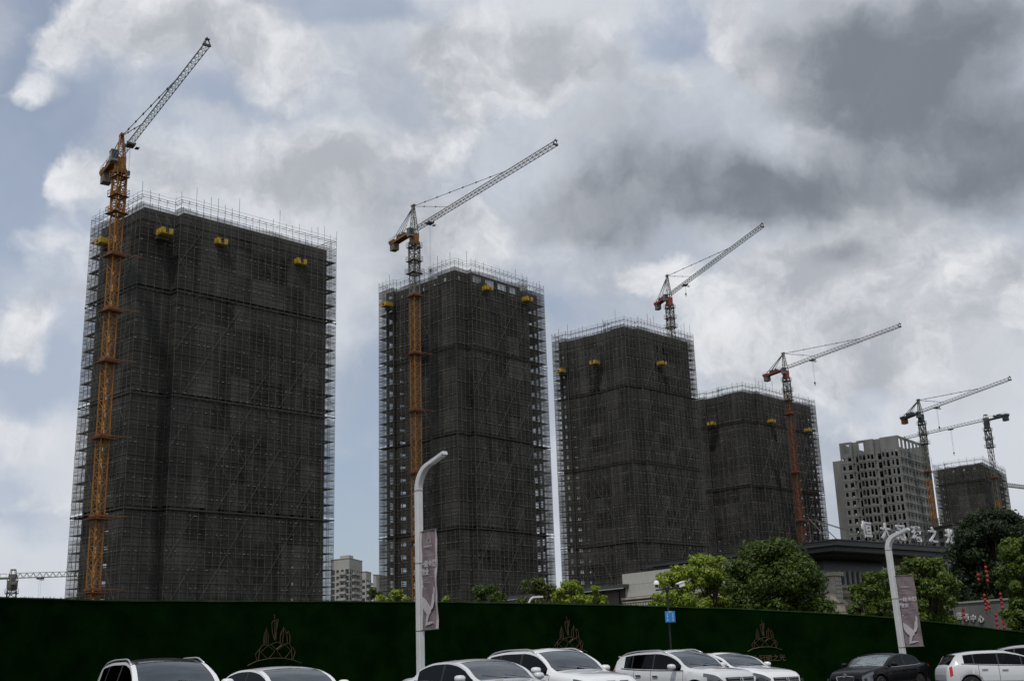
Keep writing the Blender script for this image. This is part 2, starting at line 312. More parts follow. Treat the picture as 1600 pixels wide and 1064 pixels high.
def inst(name, me, parent, loc=(0, 0, 0), rot=None, scale=None):
    o = bpy.data.objects.new(name, me); C.objects.link(o); o.parent = parent; o.location = loc
    if rot: o.rotation_euler = rot
    if scale: o.scale = scale
    return o
def tag(o, label, cat, group=None):
    o['label'] = label; o['category'] = cat
    if group: o['group'] = group
    return o
def thing(name, label, cat, loc=(0, 0, 0), rotz=0.0, group=None, local=False):
    o = bpy.data.objects.new(name, None); C.objects.link(o); o.location = loc; o.rotation_euler = (0, 0, rotz); o.empty_display_size = 0.5
    OFF[o.name] = Vector((0, 0, 0)) if local else Vector(loc)
    return tag(o, label, cat, group)
def struct(name, mb, m):
    o = mb.build(name, m); o['kind'] = 'structure'; return o
def inset(poly, d):                                          # poly ccw, moves edges inward by d
    n = len(poly); out = []
    for i in range(n):
        a, b, c = poly[i - 1], poly[i], poly[(i + 1) % n]
        u = (b - a).normalized(); v = (c - b).normalized(); nu = Vector((-u.y, u.x, 0)); nv = Vector((-v.y, v.x, 0))
        cr = u.x * v.y - u.y * v.x
        if abs(cr) < 1e-4: out.append(b + nu * d); continue
        p = a + nu * d; q = b + nv * d; t = ((q.x - p.x) * v.y - (q.y - p.y) * v.x) / cr
        out.append(p + u * t)
    return out
def textmesh(body, size, depth, name='lettering', bold=0.0):
    cu = bpy.data.curves.new(name, 'FONT'); cu.body = body; cu.size = size; cu.extrude = depth; cu.align_x = 'CENTER'; cu.align_y = 'CENTER'; cu.offset = bold
    cu.resolution_u = 2
    o = bpy.data.objects.new(name + '_tmp', cu); C.objects.link(o); dg = bpy.context.evaluated_depsgraph_get()
    me = bpy.data.meshes.new_from_object(o.evaluated_get(dg)); me.name = name
    bpy.data.objects.remove(o); bpy.data.curves.remove(cu); return me
def placetext(name, body, size, depth, m, parent, pos, X, Nn, bold=0.0, up=Z):
    me = textmesh(body, size, depth, name, bold); me.materials.clear(); me.materials.append(MT[m])
    Mx = Matrix((X, up, Nn)).transposed().to_4x4(); Mx.translation = Vector(pos) - (OFF.get(parent.name, Vector()) if parent else Vector())
    me.transform(Mx); o = bpy.data.objects.new(name, me); C.objects.link(o)
    if parent: o.parent = parent; OFF[o.name] = OFF.get(parent.name, Vector())
    return o
# ---------------------------------------------------------------- ground
def gz(x): t = max(0, min(1, (x - 8) / 7)); return -.17 * t * t * (3 - 2 * t)       # the street drops a little to the right
g = MB(); g.quad((-1500, -300, -0.2), (1500, -300, -0.2), (1500, 2600, -0.2), (-1500, 2600, -0.2)); struct('ground', g, 'soil')
g = MB()
for x0, x1 in [(-120, 8)] + [(8 + k, 9 + k) for k in range(7)] + [(15, 120)]: g.quad((x0, -14, gz(x0)), (x1, -14, gz(x1)), (x1, 50, gz(x1)), (x0, 50, gz(x0)))
struct('road', g, 'asphalt')
g = MB()
for i in range(-20, 21): g.quad(*[(x, y, gz(x) + .005) for x, y in ((i * 6, 4), (i * 6 + 3, 4), (i * 6 + 3, 4.15), (i * 6, 4.15))]) if abs(i * 6 - 11) > 6 else None
struct('lane_markings', g, 'road_paint')
# fence line: (photo x, distance, height of top)
FL = [(-420, 31.0, 3.62), (-200, 34.0, 3.62), (0, 37.4, 3.60), (200, 39.6, 3.60), (400, 41.0, 3.62), (640, 43.5, 3.62), (820, 45.5, 3.52), (1000, 47.5, 3.38), (1150, 48.6, 3.16), (1300, 49.6, 2.86), (1400, 50.0, 2.60), (1500, 50.0, 2.30), (1600, 49.8, 1.83), (1750, 49.6, 1.2)]
FP = []
for (px, D, zt) in FL:
    r = ray(px, 1000); h = math.hypot(r.x, r.y); FP.append(Vector((r.x / h * D, r.y / h * D, zt)))
def fence_at(px):
    for i in range(len(FL) - 1):
        if FL[i][0] <= px <= FL[i + 1][0]:
            a, b = FP[i], FP[i + 1]; d = (b - a); d.z = 0; d.normalize(); p = on(px, 1000, Vector((a.x, a.y, 0)), d)
            t = (p - a).dot(d) / ((b - a).dot(d)); return Vector((p.x, p.y, a.z + (b.z - a.z) * t)), d
g = MB()
for i in range(len(FP) - 1):
    a, b = FP[i], FP[i + 1]; d = (b - a); d.z = 0; d.normalize(); n = Vector((d.y, -d.x, 0))
    m0 = 6
    for k in range(m0):
        c0_, c1_ = a.lerp(b, k / m0), a.lerp(b, (k + 1) / m0); q = [v.xy.to_3d() for v in (c0_ + n * 1.6, c1_ + n * 1.6, c1_ + n * .1, c0_ + n * .1)]
        g.hexa([v + Z * (gz(v.x) - .1) for v in q] + [v + Z * (gz(v.x) + .12) for v in q])
struct('pavement', g, 'paving')
fence = thing('turf_fence', 'tall site fence covered in dark green artificial turf behind the parked cars', 'fence', (FP[0].x, FP[0].y, 0))
a = MB(); c = MB(); t = MB(); rng = random.Random(3)
pts = []
for i in range(len(FP) - 1):
    n = max(2, int((FP[i + 1] - FP[i]).length / 1.2))
    for k in range(n): pts.append(FP[i].lerp(FP[i + 1], k / n))
pts.append(FP[-1])
def sm(i):
    q = pts[max(0, i - 3):i + 4]; s = Vector((0, 0, 0))
    for p in q: s += p
    return s / len(q)
sp = [sm(i) + Z * rng.uniform(-.012, .012) for i in range(len(pts))]
for i in range(len(sp) - 1):
    p, q = sp[i], sp[i + 1]; d = (q - p); d.z = 0; d.normalize(); n = Vector((-d.y, d.x, 0))
    z = Vector((p.x, p.y, -.2)); y = Vector((q.x, q.y, -.2))
    a.hexa([z, y, y + n * .09, z + n * .09, p, q, q + n * .09, p + n * .09])
    c.hexa([p - n * .03, q - n * .03, q + n * .12, p + n * .12, p - n * .03 + Z * .035, q - n * .03 + Z * .035, q + n * .12 + Z * .035, p + n * .12 + Z * .035])
    L = (q - p).length
    for k in range(int(L * 34)):
        b = p.lerp(q, rng.random()) + n * rng.uniform(-.05, .08) + Z * .03; w = d * rng.uniform(.006, .014); h = rng.uniform(.015, .075)
        t.quad(b - w, b + w, b + d * rng.uniform(-.03, .03) + n * rng.uniform(-.02, .02) + Z * h)
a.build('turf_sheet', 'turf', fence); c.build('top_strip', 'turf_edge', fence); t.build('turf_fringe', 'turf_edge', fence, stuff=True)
b = MB()
for i in range(0, len(sp) - 1, 3):
    p = sp[i]; d = (sp[i + 1] - p); d.z = 0; d.normalize(); n = Vector((-d.y, d.x, 0)); b.beam(Vector((p.x, p.y, 0)) + n * .16, p + n * .16 - Z * .1, .1)
b.build('rear_posts', 'pole', fence, stuff=True)
# ---------------------------------------------------------------- building shells
def walls(mb, poly, z0, h, bay, rule, reveal=0.0, mi=0, skip=()):
    """one storey of wall with openings; rule(edge, k, n) -> None (solid) or (left, right, sill, head) as fractions/metres"""
    n = len(poly)
    for e in range(n):
        if e in skip: continue
        a, b = poly[e], poly[(e + 1) % n]; L = (b - a).length; d = (b - a) / L; nn = Vector((d.y, -d.x, 0)); m = max(1, round(L / bay))
        for k in range(m):
            u0, u1 = L * k / m, L * (k + 1) / m; o = rule(e, k, m)
            P = lambda u, z, r=0: Vector((a.x + d.x * u - nn.x * r, a.y + d.y * u - nn.y * r, z))
            if o is None: mb.quad(P(u0, z0), P(u1, z0), P(u1, z0 + h), P(u0, z0 + h), mi=mi); continue
            for (f0, f1, s, t) in (o if isinstance(o, list) else [o]):
                pass
            ops = o if isinstance(o, list) else [o]; cur = u0
            for (f0, f1, s, t) in ops:
                w0, w1 = u0 + (u1 - u0) * f0, u0 + (u1 - u0) * f1; zs, zt = z0 + s, z0 + t
                if w0 > cur + 1e-3: mb.quad(P(cur, z0), P(w0, z0), P(w0, z0 + h), P(cur, z0 + h), mi=mi)
                if s > 0.01: mb.quad(P(w0, z0), P(w1, z0), P(w1, zs), P(w0, zs), mi=mi)
                if t < h - .01: mb.quad(P(w0, zt), P(w1, zt), P(w1, z0 + h), P(w0, z0 + h), mi=mi)
                if reveal:
                    mb.quad(P(w0, zs), P(w0, zt), P(w0, zt, reveal), P(w0, zs, reveal), mi=mi); mb.quad(P(w1, zs), P(w1, zs, reveal), P(w1, zt, reveal), P(w1, zt), mi=mi)
                    mb.quad(P(w0, zs), P(w0, zs, reveal), P(w1, zs, reveal), P(w1, zs), mi=mi); mb.quad(P(w0, zt), P(w1, zt), P(w1, zt, reveal), P(w0, zt, reveal), mi=mi)
                cur = w1
            if cur < u1 - 1e-3: mb.quad(P(cur, z0), P(u1, z0), P(u1, z0 + h), P(cur, z0 + h), mi=mi)
def box_poly(poly): return [Vector((p.x, p.y, 0)) for p in poly]
FR = {}
def tower(label, Ppx, Lpx, Rpx, D, shape, bands, storey, seed, az=None, top_open=None, th=0.06, net='net', coarse=1, brown=()):
    """scaffolded tower; shape(W1, W2) gives the outline in (along right face, along left face) metres"""
    rg = random.Random(seed)
    P0 = at(*Ppx, D); zt = P0.z; L3 = atz(*Lpx, zt); R3 = atz(*Rpx, zt)
    e1 = R3 - P0; e2 = L3 - P0; e1.z = e2.z = 0
    W1, W2 = e1.length, e2.length; e1.normalize(); e2.normalize()
    if az: e1 = Vector((math.sin(math.radians(az)), math.cos(math.radians(az)), 0))
    B = Vector((P0.x, P0.y, 0))
    poly = [B + e1 * s + e2 * t for (s, t) in shape(W1, W2)]
    FR[label] = (B, e1, e2, W1, W2, zt)
    T = thing('scaffolded_tower', label, 'tower', B, group='unfinished towers wrapped in scaffold netting')
    n = len(poly); bz = sorted(at(x, y, D).z for (x, y) in bands); front = [i for i in range(n) if (poly[(i + 1) % n] - poly[i]).cross(CAM - poly[i]).z < 0]
    # concrete core
    core = inset(poly, 1.35); hc = zt - (1.7 if top_open else 2.5); nf = round(hc / storey); storey = hc / nf; ztc = nf * storey
    w = MB(); sl_ = MB(); full = {}
    def rule(e, k, m):
        q = full.get((e, k))
        if q is None: q = full[(e, k)] = rg.choice([0, 0, 1, 2, 3, 4])
        if (k in (0, m - 1)) and (e + k) % 2 == 0: return None
        if q == 0: return (.25, .75, .95, storey - .55)
        if q == 1: return (.15, .85, .35, storey - .5)
        if q == 2: return [(.12, .36, 1.0, storey - .6), (.6, .9, 1.0, storey - .6)]
        if q == 3: return (.35, .62, .1, storey - .5)
        return (.18, .55, .9, storey - .5)
    for f in range(nf):
        last = f == nf - 1
        if top_open and last:
            walls(w, core, f * storey, storey, 4.2, lambda e, k, m: (.12, .90, 0.2, storey - .5) if e in (2, 6, 7) else (.3, .5, 1, 2), 0.5)
        elif last: walls(w, core, f * storey, storey + .7, 99, lambda e, k, m: None)
        else: walls(w, core, f * storey, storey, 3.7, rule)
        sl_.prism(inset(core, -.05) if rg.random() < .5 else inset(core, -.07), f * storey - .12, f * storey + .1)
    if not top_open: sl_.prism(inset(core, .3), ztc - .2, ztc + .05)
    w.build('concrete_wall', 'concrete', T); sl_.build('floor_slabs', 'concrete', T, stuff=True)
    ic = MB(); xs = [max(5.0, 5.0)]; sh = shape(W1, W2); s0 = max(p[0] for p in sh if p[0] < W1 * .3); t0 = 0
    ins = 4.9; q = [B + e1 * (s0 + ins) + e2 * (ins), B + e1 * (W1 - ins) + e2 * ins, B + e1 * (W1 - ins) + e2 * (W2 - ins), B + e1 * (s0 + ins) + e2 * (W2 - ins)]
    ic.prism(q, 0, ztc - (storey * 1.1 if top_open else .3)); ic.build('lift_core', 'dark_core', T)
    # scaffold rows
    inner = inset(poly, .95); pl = MB(); tp = MB(); lg = MB(); pk = MB(); lift = storey / 2
    nl = int(zt / lift)
    lv = [zt - lift * k for k in range(nl)]
    for e in range(n):
        a, b = poly[e], poly[(e + 1) % n]; ai, bi = inner[e], inner[(e + 1) % n]; L = (b - a).length; m = max(1, round(L / (1.5 * coarse)))
        for k in range(m):
            p = a.lerp(b, k / m); pi = ai.lerp(bi, k / m); r = rg.random()
            h = zt + rg.uniform(0.0, .35)
            pl.beam(p, p + Z * h, th); pl.beam(pi, pi + Z * (zt - .8 + rg.uniform(-.1, .1)), th)
            if r < .7: tp.beam(p + Z * (zt + .1), p + Z * (zt + (rg.uniform(.5, 1.6) if r > .14 else rg.uniform(2.0, 3.8))) + Vector((rg.uniform(-.06, .06), rg.uniform(-.06, .06), 0)), .05 * th / .06)
            for z in lv[::2]: lg.beam(Vector((p.x, p.y, z)), Vector((pi.x, pi.y, z)), th * .8)
        for j, z in enumerate(lv):
            lg.beam(Vector((a.x, a.y, z)), Vector((b.x, b.y, z)), th * .85); lg.beam(Vector((ai.x, ai.y, z)), Vector((bi.x, bi.y, z)), th * .85)
        for j in range(3, len(lv), 2):
            z = lv[j] - .1
            pk.hexa([Vector((x.x, x.y, z)) for x in (a.lerp(ai, .08), b.lerp(bi, .08), bi, ai)] + [Vector((x.x, x.y, z + .06)) for x in (a.lerp(ai, .08), b.lerp(bi, .08), bi, ai)])
        lg.beam(Vector((a.x, a.y, zt - .45)), Vector((b.x, b.y, zt - .45)), th * .8)
        for z in lv: lg.beam(Vector((a.x, a.y, z + lift * .42)), Vector((b.x, b.y, z + lift * .42)), th * .5)
    pl.build('scaffold_poles', 'pole', T, stuff=True); tp.build('pole_tips', 'pole', T, stuff=True); lg.build('scaffold_ledgers', 'pole', T, stuff=True); pk.build('scaffold_planks', 'plank', T, stuff=True)
    # netting, floor dashes, belts, braces on the outline
    skin = inset(poly, .05); segs = [0] + bz + [zt - 1.6]; dm = MB()
    for e in front:
        a, b = skin[e], skin[(e + 1) % n]; L = (b - a).length; d = (b - a) / L; nn = Vector((d.y, -d.x, 0))
        oa, ob = poly[e], poly[(e + 1) % n]
        for j in range(len(segs) - 1):
            z0, z1 = segs[j] + (.5 if j else 0), segs[j + 1] - (.4 if j < len(segs) - 2 else 0)
            nb = MB(); nx = max(1, int(L / 3.4)); nz = max(1, int((z1 - z0) / storey)); k0 = 0
            top = [z1 + (rg.uniform(-.35, .3) if j == len(segs) - 2 else 0) for _ in range(nx + 1)]
            for i in range(nx):
                p, q = a.lerp(b, i / nx), a.lerp(b, (i + 1) / nx)
                nr_ = max(1, round((z1 - z0) / (storey * 1.5)))
                for r_ in range(nr_):
                    if rg.random() < .012 and r_ < nr_ - 1 and nx > 2: continue
                    y0, y1 = r_ / nr_, (r_ + 1) / nr_; F = lambda c, y, tt: Vector((c.x, c.y, z0 + (tt - z0) * y))
                    nb.quad(F(p, y0, top[i]), F(q, y0, top[i + 1]), F(q, y1, top[i + 1]), F(p, y1, top[i]))
            nb.build('safety_net', net, T)
            if j < len(segs) - 2:
                bm_ = MB(); zb = segs[j + 1]; bm_.beam(oa + nn * .12 + Z * zb, ob + nn * .12 + Z * zb, .16 * th / .06 * .8, .2)
                if L > 3: 
                    for i in range(int(L / 1.5)): p = oa + d * (i * 1.5 + .4); bm_.beam(p + nn * .3 + Z * (zb - .17), p - nn * 1.5 + Z * (zb - .17), .12)
                bm_.build('cantilever_belt', 'band_yellow' if j in brown else 'band_dark', T)
            # diagonal braces in scissor rows
            H = z1 - z0
            if L > 9 and H > 5:
                step = 5.2 if j < 2 else 6.5; run = H * .62
                for sgn in (1, -1):
                    u = -run
                    while u < L + run:
                        if rg.random() < (.9 if j == 0 else .7):
                            ua, ub = (u, u + run * sgn); za, zb_ = z0, z1
                            lo, hi = min(ua, ub), max(ua, ub); c0, c1 = max(lo, 0), min(hi, L)
                            if c1 - c0 > 2:
                                f = lambda x: z0 + (x - ua) / (ub - ua) * H
                                x0, x1 = (c0, c1)
                                if rg.random() < .4: mid = rg.uniform(.35, .8); x1 = x0 + (x1 - x0) * mid
                                q_ = MB(); q_.beam(oa + d * x0 + nn * .09 + Z * f(x0), oa + d * x1 + nn * .09 + Z * f(x1), th * .7); q_.build('diagonal_brace', 'brace', T)
                        u += step
        # short pale dashes scattered along each floor line
        f = 1
        while f * storey < zt - 2.5:
            z = f * storey + .12; u = rg.uniform(.2, .6); dens = rg.uniform(.35, .95)
            while u < L - .4:
                if rg.random() < dens: dm.box(oa + d * u + nn * .07 + Z * z, rg.uniform(.15, .5), .05, .075 * th / .06, d, nn, Z)
                u += rg.uniform(.7, 1.3)
            f += 1
    dm.build('floor_dashes', 'pale_dash', T, stuff=True)
    return T
GRP = 'unfinished towers wrapped in scaffold netting'
T1 = tower('nearest and largest netted tower, behind the leftmost orange crane', (222, 303), (143, 345), (521, 380), 200,
      lambda a, b: [(0, 0), (6.5, 0), (6.5, -2), (40.4, -2), (40.4, b), (0, b)], [(215, 447), (205, 612), (190, 792)], 3.0, 11, az=45.5, brown=())
T2 = tower('second netted tower from the left, with an open concrete frame at its roof', (710, 407), (592, 449), (851, 452), 260,
      lambda a, b: [(0, 0), (4.2, 0), (4.2, -1.4), (24.5, -1.4), (24.5, .3), (a, .3), (a, b), (0, b), (0, b * .8), (1.1, b * .8), (1.1, b * .32), (0, b * .32)], [(712, 540), (714, 675), (718, 824)], 3.05, 12, top_open=True, th=.075)
T3 = tower('third netted tower from the left, pale streaks near its front corner', (975, 498), (862, 527), (1078, 527), 330,
      lambda a, b: [(0, 0), (5, 0), (5, -1.2), (a, -1.2), (a, b), (0, b), (0, b * .8), (1, b * .8), (1, b * .28), (0, b * .28)], [(979, 602), (986, 721), (1000, 845)], 3.1, 13, th=.09)
T4 = tower('fourth netted tower, half hidden behind the third and with a reddish crane on its face', (1160, 601), (1062, 621), (1268, 628), 390,
      lambda a, b: [(0, 0), (6, 0), (6, -1.3), (a, -1.3), (a, b), (0, b), (0, b * .6), (1.2, b * .6), (1.2, b * .4), (0, b * .4)], [(1170, 657), (1177, 758)], 3.1, 14, th=.10, coarse=1.4)
T6 = tower('smallest netted tower in the far distance, behind the grey unclad block', (1535, 716), (1455, 727), (1571, 735), 480,
      lambda a, b: [(0, 0), (a, 0), (a, b), (1.5, b), (1.5, b * .75), (0, b * .75)], [(1524, 750), (1515, 815)], 3.1, 16, th=.085, coarse=2, top_open=True, net='net_far')
# yellow loading platforms hung outside the nets
def platform(px, py, face, tw, label, D0):
    B, e1, e2, W1, W2, zt = FR[tw['label']]
    d = e1 if face == 'R' else e2; off = {'R': Vector((0, 0, 0)), 'L': Vector((0, 0, 0))}[face]
    if face == 'R': nn = Vector((d.y, -d.x, 0))
    else: nn = Vector((-d.y, d.x, 0))
    p = on(px, py, B + nn * 2.0, d); p -= nn * 1.3
    X = d if face == 'R' else -d
    g = thing('loading_platform', label, 'platform', p, group='yellow loading platforms on the towers')
    m = MB(); m.box(p + nn * 1.2, 2.1, 2.4, .16, X, nn); m.build('deck', 'yellow', g)
    for s in (-1, 1):
        m = MB(); m.box(p + nn * 1.2 + X * (1.05 * s) + Z * .52, .07, 2.4, .9, X, nn); m.build('side_panel', 'yellow', g)
    for s in (-1, 1):
        m = MB(); m.box(p + nn * 2.4 + X * (.7 * s) + Z * .52, .7, .07, .9, X, nn); m.build('front_panel', 'yellow', g)
    m = MB(); m.box(p + nn * 2.4 + Z * .28, .68, .06, .4, X, nn); m.build('front_gate', 'band_dark', g)
    m = MB()
    for s in (-1, 1):
        for o in (.6, 2.2): m.beam(p + nn * o + X * (1.05 * s) + Z * .95, p - nn * .2 + X * (1.05 * s) + Z * 4.2, .05)
    m.build('hanging_cables', 'cable', g)
    m = MB(); m.box(p + nn * .35 - Z * .5, 2.2, 1.1, .5, X, nn); m.box(p - nn * .05 + Z * 1.1, 2.6, .5, 2.0, X, nn); m.build('support_frame', 'band_dark', g)
platform(257, 367, 'R', T1, 'yellow loading platform on the narrow corner bay of the nearest tower', 200)
platform(343, 383, 'R', T1, 'yellow loading platform near the left end of the nearest tower\'s broad face', 200)
platform(467, 414, 'R', T1, 'yellow loading platform near the right edge of the nearest tower', 200)
platform(161, 382, 'L', T1, 'yellow loading platform behind the orange crane mast of the nearest tower', 200)
platform(604, 479, 'L', T2, 'yellow loading platform at the left edge of the second tower', 260)
platform(761, 454, 'R', T2, 'yellow loading platform under the open roof frame of the second tower', 260)
platform(823, 471, 'R', T2, 'yellow loading platform near the right edge of the second tower', 260)
platform(876, 582, 'L', T3, 'yellow loading platform at the far left edge of the third tower', 330)
platform(929, 569, 'L', T3, 'yellow loading platform in the middle of the third tower\'s left face', 330)
platform(1034, 570, 'R', T3, 'yellow loading platform on the right face of the third tower', 330)
platform(1112, 664, 'L', T4, 'yellow loading platform on the left face of the fourth tower', 390)
platform(1205, 660, 'R', T4, 'yellow loading platform left of the crane on the fourth tower', 390)
platform(1262, 674, 'R', T4, 'greenish yellow loading platform at the right edge of the fourth tower', 390)
# ---------------------------------------------------------------- tower cranes
def mast_mesh(w, h, m):
    b = MB(); r = w / 2; t = .16
    cs = [Vector((-r, -r, 0)), Vector((r, -r, 0)), Vector((r, r, 0)), Vector((-r, r, 0))]
    for i in range(4):
        p, q = cs[i], cs[(i + 1) % 4]; b.beam(p, p + Z * h, t)
        for k in range(2):
            z0, z1 = h * k / 2, h * (k + 1) / 2; b.beam(p + Z * z0, q + Z * z0, .09); 
            a, c = (p, q) if k == 0 else (q, p); b.beam(a + Z * z0, c + Z * z1, .08)
    b.beam(cs[0] * .8 + Z * .1, cs[2] * .3 + Z * (h * .9), .3, .06)
    return b.mesh('mast_section', m)
def jib_mesh(L, w, h, m, th=.1):
    b = MB(); n = max(1, round(L / 1.5)); u = L / n
    for y in (-w / 2, w / 2): b.beam((0, y, 0), (L, y, 0), th)
    b.beam((0, 0, h), (L, 0, h), th * 1.1)
    for k in range(n):
        x = k * u
        b.beam((x, -w / 2, 0), (x, w / 2, 0), th * .6); b.beam((x, -w / 2, 0), (x + u, w / 2, 0), th * .45)
        for y in (-w / 2, w / 2): b.beam((x, y, 0), (x + u / 2, 0, h), th * .6); b.beam((x + u / 2, 0, h), (x + u, y, 0), th * .6)
    return b.mesh('jib_section', m)
def crane(label, D, root, tip, cj, apex, mats, ties=(), mx=None, w=1.8, grey_above=None, hook=None, D2=None, base=0.0, hp=None, steps=(0, 0), trol=.12):
    mast_m, up_m, jib_m, cj_m, bal_m = mats
    R = at(*root, D); zr = R.z; T = atz(*tip, zr); K = atz(*cj, zr); px, py = R.x, R.y
    jd = T - R; jl = jd.length; jd.normalize(); cd_ = K - R; cl = max(9.6, cd_.length * 1.12); cd_ = -jd; side = Vector((-jd.y, jd.x, 0))
    ang = math.atan2(jd.y, jd.x); ma = math.atan2(.7, .7) if mx is None else mx
    g = thing('tower_crane', label, 'crane', (px, py, 0), group='tower cranes over the site'); O = Vector((px, py, 0)); s2 = w / 1.8
    sh = 2.8; top = zr - 2.4; n = int((top - base) / sh); A = mast_mesh(w, sh, mast_m); Bm = mast_mesh(w, sh, up_m)
    for i in range(n + 1):
        z = top - sh * (i + 1)
        if z < base - sh: break
        inst('mast_section', (Bm if (grey_above is not None and z > grey_above) else A), g, (0, 0, max(z, base)), (0, 0, ma))
    b = MB(); b.box(O + Z * (base + .4), 5, 5, .8); b.build('foundation_block', 'ballast', g)
    X = Vector((math.cos(ma), math.sin(ma), 0)); Y = Vector((-X.y, X.x, 0))
    # climbing cage and platforms near the top
    b = MB(); r = w * .60; z0, z1 = top - 8.2, top - 1.0
    cs = [X * i * r + Y * j * r for i, j in ((-1, -1), (1, -1), (1, 1), (-1, 1))]
    for i in range(4):
        p, q = O + cs[i], O + cs[(i + 1) % 4]; b.beam(p + Z * z0, p + Z * z1, .18)
        for k in range(4):
            a0, a1 = z0 + (z1 - z0) * k / 4, z0 + (z1 - z0) * (k + 1) / 4; b.beam(p + Z * a0, q + Z * a0, .12); b.beam((p if k % 2 else q) + Z * a0, (q if k % 2 else p) + Z * a1, .1)
    b.build('climbing_cage', up_m, g)
    for z, rr in ((top - 8.0, 1.75), (top - 5.0, 1.6), (top - 1.6, 1.5)):
        b = MB(); rr *= s2
        for (a, c) in ((X, Y), (Y, X)):
            for s in (-1, 1): b.box(O + a * (s * (rr - .35)) + Z * z, .7 if a is X else 2 * rr, 2 * rr if a is X else .7, .1, X, Y)
        co = [X * i * rr + Y * j * rr for i, j in ((-1, -1), (1, -1), (1, 1), (-1, 1))]
        for i in range(4):
            p, q = O + co[i], O + co[(i + 1) % 4]
            for h in (.55, 1.1): b.beam(p + Z * (z + h), q + Z * (z + h), .06)
            for k in range(3): b.beam(p.lerp(q, k / 3) + Z * z, p.lerp(q, k / 3) + Z * (z + 1.1), .06)
        b.build('work_platform', up_m, g)
    # slewing unit
    b = MB(); b.tube([O + Z * (top - .3), O + Z * (top + .5)], 1.25 * s2, 14); b.box(O + Z * (top + 1.1), 1.9 * s2, 1.9 * s2, 1.4, jd, side); b.box(O + Z * (top - .5), 2.2 * s2, 2.2 * s2, .5, X, Y); b.build('slewing_ring', cj_m if cj_m != 'crane_grey' else mast_m, g)
    cab = MB(); cp = O + side * (-1.75 * s2) + jd * .9 + Z * (top + 1.5); cab.box(cp, 1.4, 1.1, 1.8, jd, side); cab.box(cp + Z * .96, 1.55, 1.25, .12, jd, side)
    cb = cab.build('cab', 'crane_white', g)
    q = MB(); q.box(cp + jd * .72 + Z * .2, .04, 1.0, 1.3, jd, side)
    for s in (-1, 1): q.box(cp + side * (.57 * s) + Z * .3 + jd * .15, 1.0, .03, .95, jd, side)
    q.build('cab_window', 'cab_glass', cb)
    # tower head
    b = MB(); ap = None
    if apex:
        ha = at(apex[0], apex[1], D).z - zr; ap = O + Z * (zr + ha) - jd * .3; b1 = .85 * s2
        lo = [O + jd * (i * b1) + side * (j * b1) + Z * (zr - .9) for i, j in ((-1, -1), (1, -1), (1, 1), (-1, 1))]
        hi = [ap + jd * (i * .22) + side * (j * .22) for i, j in ((-1, -1), (1, -1), (1, 1), (-1, 1))]
        m = 5
        for i in range(4):
            j = (i + 1) % 4; b.beam(lo[i], hi[i], .16)
            for k in range(m):
                a0, c0 = lo[i].lerp(hi[i], k / m), lo[j].lerp(hi[j], k / m); c1 = lo[j].lerp(hi[j], (k + 1) / m); a1 = lo[i].lerp(hi[i], (k + 1) / m)
                b.beam(a0, c0, .08); b.beam(*((a0, c1) if k % 2 else (c0, a1)), .07)
        b.box(ap + Z * .2, 1.3, .6, .35, jd, side); b.beam(ap - jd * .5 + Z * .3, ap - jd * .5 - Z * 1.2, .3); b.build('tower_head', up_m, g)
    else:
        b.box(O + Z * (zr + .3), 1.6, 1.2, 1.5, jd, side)
        for i, j in ((-1, -1), (1, -1), (1, 1), (-1, 1)): b.beam(O + jd * i * 1.2 + side * j * .8 + Z * (zr - .8), O + jd * i * .5 + side * j * .4 + Z * (zr + 2.2), .16)
        b.box(O + Z * (zr + 2.2), 1.2, 1.0, .3, jd, side); b.build('tower_head', up_m, g)
    # jib
    jr = thing_part = None
    nsec = max(3, round((jl - 1) / 6)); sl_ = (jl - 1) / nsec; JM = jib_mesh(sl_, 1.15 * s2, 1.15 * s2, jib_m, .11 * s2)
    for i in range(nsec):
        f = jd * (1 + sl_ * i); inst('jib_section', JM, g, (f.x, f.y, zr), (0, 0, ang))
    b = MB(); e = O + jd * jl + Z * zr; b.box(e + Z * .1, .3, 1.3 * s2, .3, jd, side); b.beam(e + side * .6, e + Z * 1.3, .12); b.beam(e - side * .6, e + Z * 1.3, .12); b.box(e + jd * .2 + Z * .9, .35, .6, .15, jd, side); b.build('jib_nose', 'crane_dark', g)
    # counter jib with deck, winch and ballast
    b = MB()
    for s in (-1, 1): b.beam(O + side * (s * .75) - jd * .8 + Z * zr, O + side * (s * .75) - jd * cl + Z * zr, .22, .4)
    for k in range(int(cl)): b.beam(O - side * .75 - jd * (k + 1) + Z * zr, O + side * .75 - jd * (k + 1) + Z * zr, .12)
    b.box(O - jd * (cl * .55) + Z * (zr + .2), cl * .85, 1.7, .08, jd, side)
    for s in (-1, 1):
        b.beam(O + side * (s * .85) - jd * 1.5 + Z * (zr + 1.2), O + side * (s * .85) - jd * cl + Z * (zr + 1.2), .06)
        for k in range(5): p = O + side * (s * .85) - jd * (1.5 + (cl - 1.5) * k / 4); b.beam(p + Z * zr, p + Z * (zr + 1.2), .05)
    b.build('counter_jib', cj_m, g)
    b = MB(); b.box(O - jd * (cl * .62) + Z * (zr + .75), 1.6, 1.3, .9, jd, side); b.tube([O - jd * (cl * .42) - side * .6 + Z * (zr + .8), O - jd * (cl * .42) + side * .6 + Z * (zr + .8)], .45, 10); b.build('hoist_winch', 'crane_dark', g)
    for k in range(3):
        b = MB(); b.box(O - jd * (cl - .45 - k * .62) + Z * (zr - .75), .56, 1.5, 2.1, jd, side); b.build('counterweight', bal_m, g)
    b = MB(); b.box(O - jd * (cl - .9) + Z * (zr + .45), 2.2, 1.9, .5, jd, side); b.build('ballast_frame', cj_m, g)
